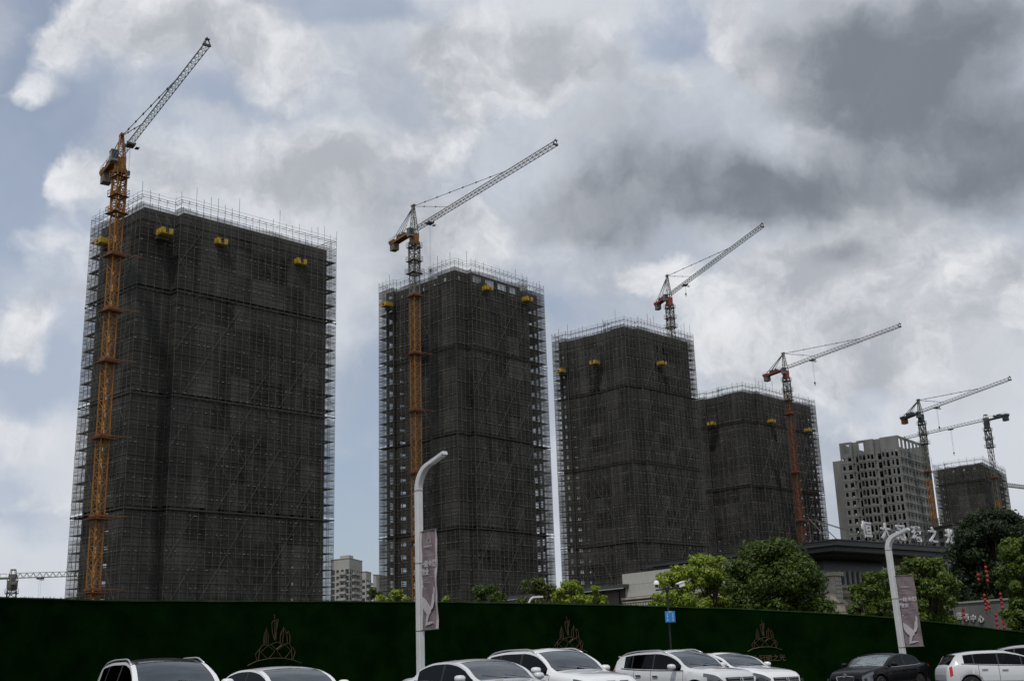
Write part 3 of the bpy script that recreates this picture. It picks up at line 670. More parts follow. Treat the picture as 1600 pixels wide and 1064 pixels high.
    # tie bars
    if ap:
        b = MB(); t1 = O + jd * (jl * .27) + Z * (zr + 1.15 * s2); t2 = O + jd * (jl * .68) + Z * (zr + 1.15 * s2); r_ = .045 * max(1, D / 260)
        b.beam(ap, t1, r_ * 2); b.beam(ap, t2, r_ * 2)
        for k in range(1, 7): p = ap.lerp(t2, k / 7); b.box(p, .5, .2, .22, jd, side)
        for k in range(1, 3): p = ap.lerp(t1, k / 3); b.box(p, .4, .2, .2, jd, side)
        for s in (-1, 1): b.beam(ap, O - jd * (cl - 1.2) + side * (.7 * s) + Z * (zr + .4), r_ * 2); b.beam(ap, O - jd * (cl * .7) + side * (.7 * s) + Z * (zr + .4), r_ * 1.6)
        b.build('tie_bars', 'crane_dark', g)
    # trolley, rope, hook
    tr_ = O + jd * (jl * trol) + Z * (zr - .35); b = MB(); b.box(tr_, 1.6, 1.3, .3, jd, side)
    for i in (-1, 1):
        for j in (-1, 1): b.tube([tr_ + jd * (.6 * i) + side * (.62 * j) + Z * .2, tr_ + jd * (.6 * i) + side * (.72 * j) + Z * .2], .18, 8)
    b.box(tr_ - Z * .3 + side * 1.1, .9, .6, .1, jd, side); b.build('trolley', 'crane_dark', g)
    if hook:
        b = MB(); hz = hook
        for s in (-.25, .25): b.beam(tr_ + jd * s, tr_ + jd * (s * .6) - Z * hz, .022 * max(1, D / 260))
        b.build('hoist_rope', 'cable', g)
        b = MB(); b.box(tr_ - Z * (hz + .35), .45, .3, .6, jd, side); b.tube([tr_ - Z * (hz + .7) + jd * (.22 * math.sin(a)) + Z * (.25 * math.cos(a) - .25) for a in [x * .5 for x in range(0, 10)]], .07, 5); b.build('hook_block', 'crane_dark', g)
    # wall ties: collars and struts back to the tower
    for (tx, ty, dx) in ties:
        z = at(tx, ty, D2 or D).z; b = MB(); r = w * .62
        co = [O + X * i * r + Y * j * r + Z * z for i, j in ((-1, -1), (1, -1), (1, 1), (-1, 1))]
        for i in range(4): b.beam(co[i], co[(i + 1) % 4], .3, .35)
        b.box(O + Z * (z - .5), 2.9, 2.9, .1, X, Y); b.build('mast_collar', 'crane_rust', g)
        b = MB(); nn = Vector((-.66, .75, 0))
        for k, s in enumerate(dx): b.beam(co[2] if k else co[1], O + Vector(s) + Z * z, .13)
        b.build('wall_tie_strut', 'crane_rust', g)
    return g, O
E1 = Vector((.707, .707, 0)); E2 = Vector((-.748, .664, 0))
def tieset(B, O=(0, 0)): return [tuple(E1 * 7 + E2 * 0), tuple(E1 * 4 + E2 * 5), tuple(E1 * 4 - E2 * 2)]
tv = [tuple(E1 * 4.0 - E2 * 1.4), tuple(E1 * 2.5 + E2 * 2.2)]
crane('leftmost crane with an orange mast, its jib pointing steeply up over the nearest tower', 186, (189, 243), (323, 72), (160, 268), (190, 212), ('crane_orange', 'crane_orange', 'crane_grey', 'crane_orange', 'ballast'),
      ties=[(178, 397, tv), (170, 483, tv), (165, 562, tv), (160, 681, tv), (151, 806, tv), (146, 921, tv)], w=1.38, hook=4.5, trol=.13, mx=.9)
crane('second crane from the left, orange mast and pale jib beside the second tower', 252, (647, 362), (868, 227), (603, 377), (648, 322), ('crane_orange', 'crane_white', 'crane_grey', 'crane_orange', 'ballast'),
      ties=[(648, 461, tv), (648, 551, tv), (650, 640, tv), (652, 737, tv), (652, 842, tv)], w=1.6, grey_above=82, hook=11, trol=.13, mx=.75)
crane('crane with a red counter jib standing behind the third netted tower', 352, (1045, 463), (1191, 355), (1015, 474), (1044, 431), ('crane_white', 'crane_white', 'crane_grey', 'crane_red', 'ballast'), w=1.6, hook=2.5, trol=.2, mx=.75)
crane('crane with a reddish mast on the face of the fourth netted tower', 376, (1227, 577), (1406, 511), (1189, 586), (1227, 552), ('crane_rust', 'crane_white', 'crane_grey', 'crane_red', 'ballast'),
      ties=[(1237, 645, tv), (1243, 737, tv), (1250, 812, tv)], w=1.5, grey_above=82, hook=7, trol=.26, mx=.75)
crane('crane with a blue counterweight rising beside the grey unclad block', 396, (1438, 645), (1578, 594), (1411, 654), (1437, 625), ('crane_orange', 'crane_grey', 'crane_grey', 'crane_blue', 'crane_rust'),
      ties=[(1452, 736, tv[:1])], w=1.4, grey_above=52, hook=6, trol=.2, mx=.75)
crane('flat-topped crane whose jib points left, on the farthest netted tower', 470, (1541, 657), (1414, 686), (1571, 651), None, ('crane_orange', 'crane_grey', 'crane_grey', 'crane_blue', 'crane_blue'),
      ties=[(1553, 745, tv[:1])], w=1.55, grey_above=52, hook=9, trol=.42, mx=.75)
crane('low flat-topped crane in the left distance, its jib ending at the nearest tower', 340, (20, 903), (118, 900), (-30, 905), None, ('crane_grey', 'crane_grey', 'crane_grey', 'crane_grey', 'ballast'), w=2.0, hook=19, trol=.44, mx=.4)
g = thing('tower_crane', 'cut-off pale crane jib entering at the right picture edge', 'crane', at(1640, 768, 560).xy.to_3d(), group='tower cranes over the site')
R_ = at(1640, 768, 560); O_ = Vector((R_.x, R_.y, 0)); T_ = atz(1573, 760, R_.z); d_ = (T_ - R_); l_ = d_.length; d_.normalize()
jm = jib_mesh(l_ / 5, 1.4, 1.5, 'crane_grey', .16)
for i in range(5): inst('jib_section', jm, g, (d_.x * l_ / 5 * i, d_.y * l_ / 5 * i, R_.z), (0, 0, math.atan2(d_.y, d_.x)))
mm = mast_mesh(2.4, 2.8, 'crane_grey')
for i in range(int(R_.z / 2.8) + 1): inst('mast_section', mm, g, (0, 0, i * 2.8))
# ---------------------------------------------------------------- unclad grey block
def frame(P, L, R, D):
    P0 = at(*P, D); L3 = atz(*L, P0.z); R3 = atz(*R, P0.z); a = R3 - P0; b = L3 - P0
    return Vector((P0.x, P0.y, 0)), a.normalized(), b.normalized(), a.length, b.length, P0.z
B, e1, e2, W1, W2, zt = frame((1403, 691), (1312, 704), (1450, 707), 400)
st = 3.0; nf = int(zt / st); Tb = thing('unclad_block', 'pale grey concrete block without netting, rows of empty window holes', 'building', B)
def PP(l): return [B + e1 * s + e2 * t for (s, t) in l]
main = PP([(0, 0), (W1, 0), (W1, W2), (.0, W2), (0, W2 - 4.2), (1.8, W2 - 4.2), (1.8, W2 - 6.2), (0, W2 - 6.2), (0, W2 * .42), (1.6, W2 * .42), (1.6, W2 * .30), (0, W2 * .30)])
def r5(e, k, m):
    if e == 0: return [(.08, .44, .7, 2.5), (.56, .92, .7, 2.5)]
    if e in (3,): return [(.12, .34, .9, 2.3), (.6, .9, .7, 2.4)]
    if e == 7: return [(.12, .44, .8, 2.5), (.56, .9, .5, 2.5)]
    if e == 11: return [(.10, .34, .8, 2.4), (.52, .84, .4, 2.5)]
    return (.25, .75, .3, 2.4)
w = MB(); walls(w, main, 0, st, 3.1, r5, .3); w.prism(inset(main, -.09), -.1, .12); w.prism(inset(main, .35), 1.9, 1.95)
sm_ = w.mesh('storey', 'concrete_light', B)
for f in range(nf): inst('storey', sm_, Tb, (0, 0, f * st - (0)))
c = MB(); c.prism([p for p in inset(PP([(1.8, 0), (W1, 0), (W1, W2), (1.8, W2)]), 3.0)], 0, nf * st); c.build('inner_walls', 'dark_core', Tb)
w = MB(); walls(w, main, nf * st, 4.3, 3.6, lambda e, k, m: (.2, .82, .5, 3.4) if (e == 0 or (e in (7, 3) and k % 2 == 0)) else None, .3); w.build('parapet', 'concrete_light', Tb)
w = MB(); lb = PP([(.5, W2), (6, W2), (6, W2 + 3.2), (.5, W2 + 3.2)]); w.prism(lb, 0, nf * st - 1.5); w.build('side_stair_wall', 'concrete_light', Tb)
# balcony rails down the right face
b = MB()
for f in range(1, nf):
    p, q = main[0], main[1]; n_ = Vector((e1.y, -e1.x, 0)); b.beam(p + n_ * .12 + Z * (f * st + .1), q + n_ * .12 + Z * (f * st + .1), .3, .14)
for k in range(int(W1 / 3.1) + 1): b.beam(B + e1 * (k * W1 / round(W1 / 3.1)) + n_ * .1, B + e1 * (k * W1 / round(W1 / 3.1)) + n_ * .1 + Z * (nf * st), .22)
b.build('ledge_slabs', 'concrete_light', Tb, stuff=True)
# ---------------------------------------------------------------- other far buildings
def block(name, label, cat, P, L, R, D, m, storey, bay, rule, wm='window_dark', parapet=1.2, reveal=.25, group=None, bands=None):
    B, e1, e2, W1, W2, zt = frame(P, L, R, D)
    T = thing(name, label, cat, B, group=group); poly = [B, B + e1 * W1, B + e1 * W1 + e2 * W2, B + e2 * W2]; nf = max(1, int((zt - parapet) / storey))
    w = MB(); walls(w, poly, 0, storey, bay, rule, reveal); me = w.mesh('storey', m, B)
    for f in range(nf): inst('storey', me, T, (0, 0, zt - parapet - (f + 1) * storey))
    c = MB(); c.prism(inset(poly, reveal + .02), 0, zt - parapet); c.build('window_glazing', wm, T)
    c = MB(); c.prism(poly, zt - parapet, zt - .25); c.prism(inset(poly, -.25), zt - .25, zt); c.build('parapet', m, T)
    return T, B, e1, e2, W1, W2, zt, nf
def balc(T, B, d, n_, u0, u1, zt, nf, storey, m, parapet=1.2):
    b = MB(); b.box(B + d * ((u0 + u1) / 2) + n_ * .6 + Z * .55, u1 - u0, 1.3, 1.1, d, n_, Z); b.box(B + d * ((u0 + u1) / 2) + n_ * .6, u1 - u0 + .2, 1.5, .16, d, n_, Z); me = b.mesh('balcony', m, B)
    for f in range(nf): inst('balcony', me, T, (0, 0, zt - parapet - (f + 1) * storey))
r1 = lambda e, k, m: (.2, .8, .8, 2.3) if k % 3 else (.1, .9, .1, 2.4)
x = block('apartment_block', 'tallest white apartment block in the gap right of the nearest tower', 'building', (546, 871), (517, 874), (566, 876), 560, 'render_white', 3.0, 3.2, r1, parapet=4.6, group='white apartment blocks in the distance')
T, B, e1, e2, W1, W2, zt, nf = x
balc(T, B, e2, -Vector((-e2.y, e2.x, 0)) * -1, W2 * .15, W2 * .5, zt, nf, 3.0, 'render_white', 4.6); balc(T, B, e1, Vector((e1.y, -e1.x, 0)), W1 * .2, W1 * .8, zt, nf, 3.0, 'render_white', 4.6)
c = MB(); c.prism([B + e1 * a + e2 * b_ for a, b_ in ((2, 1), (8, 1), (8, 7), (2, 7))], zt - .3, zt + 1.5); c.build('roof_housing', 'render_white', T)
x = block('apartment_block', 'lower white apartment block just right of the tallest distant one', 'building', (572, 892), (556, 893), (580, 894), 600, 'render_white', 3.0, 3.2, r1, parapet=3.6, group='white apartment blocks in the distance')
balc(x[0], x[1], x[2], Vector((x[2].y, -x[2].x, 0)), .5, x[4] - .5, x[6], x[7], 3.0, 'render_white', 3.6)
block('apartment_block', 'narrow pale apartment block at the left edge of the second tower', 'building', (588, 897), (583, 897), (606, 900), 640, 'render_white', 3.0, 4, lambda e, k, m: (.35, .6, .9, 2.2) if k % 2 else None, parapet=2, group='white apartment blocks in the distance')
x = block('cream_block', 'cream block with paired dark windows partly behind the tall tree', 'building', (1560, 806), (1500, 813), (1602, 810), 300, 'render_cream', 3.0, 4.4, lambda e, k, m: [(.14, .42, .9, 2.3), (.56, .84, .9, 2.3)], parapet=3.2)
T, B, e1, e2, W1, W2, zt, nf = x
c = MB(); c.prism([B + e1 * a + e2 * b_ for a, b_ in ((-.5, 3), (4, 3), (4, W2 - .5), (-.5, W2 - .5))], zt - 6, zt - 5.7)
for k in range(7): q = B + e2 * (3 + k * (W2 - 4) / 6) - e1 * .4; c.beam(q + Z * (zt - 5.7), q + Z * (zt - 4.6), .2)
c.build('terrace_rail', 'render_cream', T)
x = block('half_built_block', 'low half-built concrete block between the orange crane mast and the cream block', 'building', (1488, 818), (1450, 826), (1500, 822), 330, 'concrete_light', 3.0, 3.4, lambda e, k, m: (.2, .75, .3, 2.4), parapet=.6, wm='dark_core')
T, B, e1, e2, W1, W2, zt, nf = x
b = MB()
for k in range(14): q = B + e2 * (k * W2 / 13); b.beam(q + Z * (zt), q + Z * (zt + 2.2), .14)
for z in (.8, 1.5, 2.2): b.beam(B + Z * (zt + z), B + e2 * W2 + Z * (zt + z), .12)
b.prism([B - e1 * 1.5, B + e1 * 3 - e2 * 1, B + e1 * 3 + e2 * W2, B - e1 * 1.5 + e2 * W2], zt - .3, zt + .1); b.build('edge_scaffold', 'plank', T)
# ---------------------------------------------------------------- sales pavilion with the wide dark roof
B, e1, e2, W1, W2, zt = frame((1305, 843), (1008, 880), (1500, 857), 95)
Pv = thing('pavilion', 'low pavilion with a wide thin dark roof and stone walls behind the fence', 'building', B)
def Q(s, t, z=0): return B + e1 * s + e2 * t + Z * z
W1 += 1; n1 = Vector((e1.y, -e1.x, 0)); n2 = Vector((-e2.y, e2.x, 0))
c = MB(); c.prism([Q(0, 0), Q(W1, 0), Q(W1, W2), Q(0, W2)], zt - .38, zt); c.prism([Q(.5, .5), Q(W1 - .5, .5), Q(W1 - .5, W2 - .5), Q(.5, W2 - .5)], zt - .75, zt - .38)
rf = c.build('roof', 'roof_dark', Pv)
c = MB(); c.beam(Q(-.05, -.05, zt + .03), Q(W1, -.05, zt + .03), .12, .08); c.beam(Q(-.05, -.05, zt + .03), Q(-.05, W2, zt + .03), .12, .08); c.build('roof_edge_trim', 'trim_black', rf)
c = MB(); c.prism([Q(1.6, 1.6), Q(W1 - 1.6, 1.6), Q(W1 - 1.6, W2 - 1.6), Q(1.6, W2 - 1.6)], zt - .95, zt - .74); c.build('soffit', 'soffit', rf)
c = MB(); c.prism([Q(5, 5), Q(W1 - 6, 5), Q(W1 - 6, W2 - 5), Q(5, W2 - 5)], 0, zt - .95); c.build('upper_glazing', 'dark_glass', Pv)
zl = zt - 3.4
for k in range(22):
    s = 4.0 + k * .75
    if s > W1 - 4: break
    c = MB(); c.box(Q(s, 4.4, zl + .75), .32, .22, 1.5, e1, -n1); c.build('louver', 'louver', Pv)
for k in range(9):
    c = MB(); c.box(Q(4.9, 6 + k * 2.4, zt - 2.3), .15, .3, 2.8, e1, -n1); c.build('glazing_mullion', 'window_frame', Pv)
# stone base below the roof, with piers on the corner
c = MB(); c.prism([Q(3.4, 3.2), Q(W1 - 2, 3.2), Q(W1 - 2, 8), Q(3.4, 8)], 0, zl); c.build('stone_base', 'stone_cream', Pv)
c = MB(); c.prism([Q(3.1, 2.9), Q(W1 - 1.8, 2.9), Q(W1 - 1.8, 8.2), Q(3.1, 8.2)], zl - .05, zl + .22); c.prism([Q(3.2, 3.0), Q(W1 - 1.9, 3.0), Q(W1 - 1.9, 8.1), Q(3.2, 8.1)], zl - .45, zl - .3); c.build('cornice', 'stone_cream', Pv)
def pier(px, wd, zt_, label=None):
    p = on(px, 930, Q(0, 2.2), e1); p.z = 0; m = MB()
    m.box(p + Z * (zt_ / 2), wd, wd, zt_, e1, -n1); pr = m.build('pier', 'stone_cream', Pv)
    for z, h, x in ((zt_ - .15, .3, .35), (zt_ - 2.3, .22, .28), (zt_ - 3.35, .3, .3), (zt_ - 2.85, .5, .12)):
        m = MB(); m.box(p + Z * z, wd + x, wd + x, h, e1, -n1); m.build('pier_moulding', 'stone_cream', pr)
    m = MB()
    for s in (-1, 0, 1): m.box(p + n1 * (wd / 2 + .04) + e1 * (s * wd * .3) + Z * (zt_ - 5.2), wd * .2, .1, 3.2, e1, -n1)
    m.build('flute', 'stone_panel', pr)
    for i in range(5):
        for j in (-1, 0, 1):
            m = MB(); m.box(p + n1 * (wd / 2 + .03) + e1 * (j * wd * .27) + Z * (zt_ - .6 - i * .32), wd * .2, .08, .22, e1, -n1); m.build('carved_tile', 'stone_panel', pr)
pier(1303, 1.0, zl + 1.1); pier(1330, .95, zl - .5); pier(1312, .5, zl - 1.2)
# panelled stone wall on the left
wa = at(973, 897, 98); zw = wa.z; wb = atz(1045, 888.5, zw); dw = (wb - wa).normalized(); nw = Vector((dw.y, -dw.x, 0)); Bw = Vector((wa.x, wa.y, 0))
Sw = thing('panelled_wall', 'pale stone-panelled wall left of the lime green tree', 'wall', Bw)
c = MB(); c.prism([Bw - nw * .06, Bw + dw * 17 - nw * .06, Bw + dw * 17 - nw * 1.2, Bw - nw * 1.2], 0, zw - .1); c.build('backing', 'trim_black', Sw)
pm = {}
for r, (z0, z1) in enumerate(((zw - .92, zw), (zw - 1.9, zw - .94))):
    me = MB(); me.box(Vector((.3, -.03, (z1 - z0) / 2)), .585, .09, z1 - z0, Vector((1, 0, 0)), Vector((0, 1, 0))); me = me.mesh('stone_panel', 'stone_panel')
    for k in range(28):
        p = dw * (k * .6 + (.3 if r else 0)); inst('stone_panel', me, Sw, (p.x, p.y, z0 + random.uniform(-.004, .004)), (random.uniform(-.006, .006), 0, math.atan2(dw.y, dw.x)))
c = MB(); c.box(Bw + dw * 8.4 + nw * .08 + Z * (zw - 2.02), 17, .3, .16, dw, nw); c.box(Bw + dw * 8.4 + nw * .05 + Z * (zw - 2.3), 17, .22, .1, dw, nw); c.box(Bw + dw * 8.4 + nw * .1 + Z * (zw - 3.0), 17, .32, .14, dw, nw); c.build('string_course', 'stone_cream', Sw)
c = MB(); c.box(Bw + dw * 8.4 + nw * .01 + Z * (zw - 2.65), 17, .12, .6, dw, nw); c.build('carved_band', 'stone_cream', Sw)
for k in range(28):
    c = MB(); c.box(Bw + dw * (k * .6 + .3) + nw * .02 + Z * ((zw - 3.08) / 2), .58, .1, zw - 3.08, dw, nw); c.build('base_panel', 'stone_cream', Sw)
c = MB()
for k in range(56): c.box(Bw + dw * (k * .3 + .15) + nw * .09 + Z * (zw - 2.65), .16, .06, .4, dw, nw)
c.build('carved_relief', 'stone_panel', Sw, stuff=True)
# low glazed annex with a thin dark roof
B3, a1, a2, V1, V2, z3 = frame((974, 912), (905, 918), (985, 912), 97)
An = thing('annex', 'low dark-roofed glazed annex beside the pale panelled wall', 'building', B3)
def Q3(s, t, z=0): return B3 + dw * -1 * s + Vector((-dw.y, dw.x, 0)) * t + Z * z
c = MB(); c.prism([Q3(0, 6), Q3(16, 6), Q3(16, 0), Q3(0, 0)], z3 - .3, z3); c.build('roof', 'roof_dark', An)
c = MB(); c.beam(Q3(0, -.05, z3 - .33), Q3(16, -.05, z3 - .33), .1, .06); c.build('roof_trim', 'louver', An)
c = MB(); c.prism([Q3(0, 6), Q3(15, 6), Q3(15, 1), Q3(0, 1)], z3 - 1.7, z3 - .3); c.build('header_wall', 'window_frame', An)
for k in range(6):
    c = MB(); c.box(Q3(.9 + k * 2.0, 1.05, (z3 - 1.75) / 2), 1.35, .08, z3 - 1.75, -dw, Vector((-dw.y, dw.x, 0))); c.build('window_pane', 'blue_glass', An)
    c = MB(); c.box(Q3(1.9 + k * 2.0, 1.0, z3 / 2 - .2), .5, .2, z3 - .5, -dw, Vector((-dw.y, dw.x, 0))); c.build('mullion', 'window_frame', An)
# rooftop characters
Sg = thing('rooftop_sign', 'row of six white Chinese characters standing on the pavilion roof', 'sign', Q(4, .8, zt))
ch = '恒大冠珺之光'; cx = [(1354, 826.5), (1383.5, 829), (1407.5, 832), (1432.5, 837.5), (1458, 839.5), (1484, 842)]
cs_ = [on(x_, y_, Q(0, .8), e1) for x_, y_ in cx]
for i, p in enumerate(cs_):
    p.z = zt + 1.05 - .0 * i
    placetext('character', ch[i], 1.42, .07, 'letter_white', Sg, p, e1, n1, bold=.035)
m = MB(); a_, b_ = cs_[0] - e1 * 1, cs_[-1] + e1 * 1
for h in (.18,): m.beam(Vector((a_.x, a_.y, zt + h)), Vector((b_.x, b_.y, zt + h)), .07)
for p in cs_:
    for s in (-.35, .35): m.beam(Vector((p.x, p.y, zt)) + e1 * s - n1 * .12, Vector((p.x, p.y, zt + 1.6)) + e1 * s - n1 * .12, .05); m.beam(Vector((p.x, p.y, zt + 1.4)) + e1 * s - n1 * .12, Vector((p.x, p.y, zt)) + e1 * s - n1 * 1.2, .04)
m.build('sign_frame', 'trim_black', Sg)
m = MB(); t = Q(1.5, 4, zt)
for (s0, t0, h0, s1, t1, h1) in ((0, .6, 0, 5, 6, 2.6), (1, .4, 0, 6, 6, 2.6), (3, 3.5, 0, 3.2, 3.6, 1.6), (5, 6, 0, 5, 6, 2.6), (5.5, 6, 2.6, 9, .9, .2), (5, 6, 2.6, 8.4, .9, .2)): m.beam(Q(s0, t0, zt + h0), Q(s1, t1, zt + h1), .05)
m = m.build('roof_stay_frame', 'pole', rf)
# ---------------------------------------------------------------- trees
def tree(name, label, px, topy, D, wpx, leaf, seed, kind='round', n=9000, ls=.13, clumps=46, group='trees behind the fence', z0f=.16, dens=1.0):
    rg = random.Random(seed); c = at(px, 950, D); base = Vector((c.x, c.y, 0)); H = at(px, topy, D).z; k = (at(px + wpx / 2, 950, D) - at(px - wpx / 2, 950, D)).length / 2
    T = thing(name, label, 'tree', base, group=group); tr = MB(); th = H * .028 + .06
    lean = Vector((rg.uniform(-.04, .04), rg.uniform(-.04, .04), 1)); P = [base + lean * (H * f) + Vector((rg.uniform(-.08, .08), rg.uniform(-.08, .08), 0)) * (f > 0) for f in (0, .15, .3, .45, .62, .8)]
    for p, f in zip(P, (0, .15, .3, .45, .62, .8)): p.z = H * f
    tr.tube(P, [th * 1.3, th, th * .85, th * .7, th * .45, th * .2], 8)
    trunk = tr.build('trunk', 'bark', T, smooth=True)
    cc = []; zl = H * z0f
    clumps = int(clumps * 1.7); n = int(n * 1.25)
    for i in range(clumps):
        for _ in range(30):
            a = rg.uniform(0, 2 * math.pi); t = rg.random()
            z = zl + (H - zl) * t
            if kind == 'round': prof = math.sqrt(max(0, 1 - abs((t - .42) / .62) ** 2.3))
            elif kind == 'wide': prof = math.sqrt(max(0, 1 - abs((t - .35) / .68) ** 3))
            elif kind == 'tall': prof = (.35 + .65 * math.sin(math.pi * min(1, t * .9 + .08))) * (1 - .25 * (t > .85))
            else: prof = (1 - t) * .9 + .15
            r = k * prof * math.sqrt(rg.uniform(.04, 1.0)) * rg.uniform(.85, 1.06)
            if prof > .05: break
        rc = k * rg.uniform(.14, .30) * (.75 + .25 * prof)
        cc.append((Vector((base.x + r * math.cos(a), base.y + r * math.sin(a), min(z, H - rc * .75))), rc))
    cc.append((Vector((base.x, base.y, H - k * .16)), k * .2))
    br = MB()
    for (p, rc) in cc[::2]:
        s = P[rg.choice([2, 3, 4])]; s = s if s.z < p.z else P[1]; mid = s.lerp(p, .5) + Vector((rg.uniform(-.2, .2), rg.uniform(-.2, .2), rg.uniform(-.1, .3)))
        br.tube([s, mid, p], [th * .35, th * .2, th * .06], 5)
    br.build('branches', 'bark', T)
    lf = MB(); per = max(12, int(n * dens / len(cc)))
    tot = sum(r * r for _, r in cc)
    for (p, rc) in cc:
        m = int(n * dens * rc * rc / tot)
        ax = Vector((rg.uniform(.8, 1.25), rg.uniform(.8, 1.25), rg.uniform(.6, .95)))
        for _ in range(m):
            d = Vector((rg.gauss(0, 1), rg.gauss(0, 1), rg.gauss(0, 1) + .25)).normalized(); rr = rc * rg.uniform(.15, 1.0) ** .5 * rg.uniform(.8, 1.35)
            q = p + Vector((d.x * ax.x, d.y * ax.y, d.z * ax.z)) * rr
            nrm = (d + Vector((rg.gauss(0, .55), rg.gauss(0, .55), rg.gauss(0.25, .55)))).normalized(); u = nrm.cross(Vector((rg.gauss(0, 1), rg.gauss(0, 1), rg.gauss(0, 1)))).normalized(); v = nrm.cross(u)
            a = ls * rg.uniform(.6, 1.25); b = a * .48
            lf.quad(q - u * a, q - v * b + nrm * (a * .12), q + u * a, q + v * b + nrm * (a * .12))
    cr = lf.build('crown', 'leaf_' + leaf, T)
    return T
tree('leafy_tree', 'bright lime green tree in front of the pale panelled wall', 1062, 884, 74, 104, 'lime', 21, 'wide', 15000, .12, 50)
tree('leafy_tree', 'bright lime green tree, tallest of the lime ones, touching the big dark green tree', 1112, 866, 76, 92, 'lime', 22, 'round', 15000, .12, 50)
tree('leafy_tree', 'large dense dark green tree in front of the pavilion', 1216, 845, 73, 160, 'green', 23, 'wide', 42000, .125, 85)
tree('leafy_tree', 'low dark green tree below the second netted tower', 765, 915, 78, 74, 'green', 24, 'round', 8000, .12, 36)
tree('leafy_tree', 'olive green tree with bare twigs left of the lime shrubs under the second tower', 838, 902, 74, 76, 'olive', 25, 'round', 8000, .11, 40)
tree('leafy_tree', 'lime green tree right of the small white lamp behind the fence', 893, 908, 70, 66, 'lime', 26, 'round', 8000, .11, 40)
tree('leafy_tree', 'low lime green tree at the foot of the third netted tower', 931, 915, 72, 50, 'lime', 27, 'round', 6000, .11, 30)
tree('leafy_tree', 'low bright green tree left of the nearer street lamp', 618, 921, 80, 66, 'lime', 28, 'wide', 5000, .12, 28)
tree('leafy_tree', 'thin olive green tree in front of the distant white apartment blocks', 583, 917, 84, 44, 'olive', 29, 'round', 2600, .12, 22)
tree('leafy_tree', 'small green shrub-like tree just right of the nearer banner', 698, 931, 80, 30, 'lime', 30, 'wide', 1800, .12, 14)
tree('leafy_tree', 'green tree left of the farther street lamp', 1368, 893, 84, 84, 'mid', 31, 'wide', 15000, .13, 52)
tree('leafy_tree', 'broad olive green tree right of the farther street lamp', 1452, 872, 86, 104, 'mid', 32, 'round', 16000, .135, 70, dens=.9)
tree('leafy_tree', 'tall sparse very dark tree near the right picture edge', 1568, 797, 98, 140, 'dark', 33, 'wide', 40000, .15, 120, z0f=.30)
tree('leafy_tree', 'fresh green tree cut by the right picture edge', 1606, 838, 80, 90, 'mid', 34, 'round', 18000, .13, 60, z0f=.15)
tree('leafy_tree', 'dark loose tree filling the gap beside the red lanterns', 1514, 868, 104, 56, 'dark', 35, 'tall', 6000, .15, 60, z0f=.2)
tree('leafy_tree', 'dark green bush at the left foot of the large dense tree', 1150, 900, 79, 60, 'green', 36, 'wide', 7000, .12, 30)
tree('leafy_tree', 'low olive bush between the stone piers and the farther lamp', 1345, 932, 82, 40, 'olive', 37, 'wide', 3000, .12, 20)
# ---------------------------------------------------------------- lanterns and small wall sign on the right
Lw = at(1500, 960, 92); a_ = at(1492, 950, 92); b_ = at(1590, 950, 88); d_ = (b_ - a_); d_.z = 0; Ld = d_.length; d_.normalize(); nn = Vector((d_.y, -d_.x, 0)); A_ = Vector((a_.x, a_.y, 0))
wz = at(1500, 943, 92).z
G = thing('boundary_wall', 'grey wall with white characters showing above the fence at the right', 'wall', A_)
m = MB(); m.box(A_ + d_ * (Ld / 2 + 2) - nn * .2 + Z * (wz / 2), Ld + 4, .4, wz, d_, nn); m.build('wall', 'concrete_light', G); m = MB(); m.box(A_ + d_ * (Ld / 2 + 2) - nn * .2 + Z * (wz + .06), Ld + 4.2, .55, .12, d_, nn); m.build('coping', 'render_white', G)
for c_, (x_, y_) in zip('营销中心', ((1499, 963), (1509.5, 965), (1521, 966.5), (1533, 967.5))):
    placetext('character', c_, .52, .04, 'letter_white', G, on(x_, y_, A_ + nn * .06, d_), d_, nn, bold=.012)
lp = [(1541, 893, 4, 'long red lantern string, highest of all, hanging among the dark leaves'), (1529, 905, 2, 'short red lantern string just left of the highest one'), (1539, 937, 4, 'red lantern string at mid height above the grey boundary wall'), (1546, 949, 2, 'short red lantern string close below the mid-height one'),
      (1564, 935, 4, 'red lantern string right of the mid-height one, beside the dark trunk'), (1506, 960, 3, 'red lantern string beside the white characters of the grey wall'), (1557, 968, 4, 'left one of the two lowest red lantern strings right of the white characters'), (1567, 966, 4, 'right one of the two lowest red lantern strings, nearest the bright tree')]
for i, (x_, y_, nl_, lab) in enumerate(lp):
    p = at(x_, y_, 86); t = thing('red_lantern', lab, 'lantern', p, group='red lanterns in the tree')
    for k in range(nl_):
        m = MB(); q = p - Z * (k * .30 - .3); m.tube([q + Z * (.11 * math.cos(a)) for a in [j * math.pi / 6 for j in range(7)]], [.02 + .085 * math.sin(j * math.pi / 6) for j in range(7)], 8)
        m.build('lantern_body', 'lantern_red', t, smooth=True)
    m = MB(); m.beam(p + Z * .9, p - Z * (nl_ * .3 - .4), .012); m.box(p - Z * (nl_ * .3 - .3), .04, .04, .2); m.build('cord_and_tassel', 'lantern_gold', t)
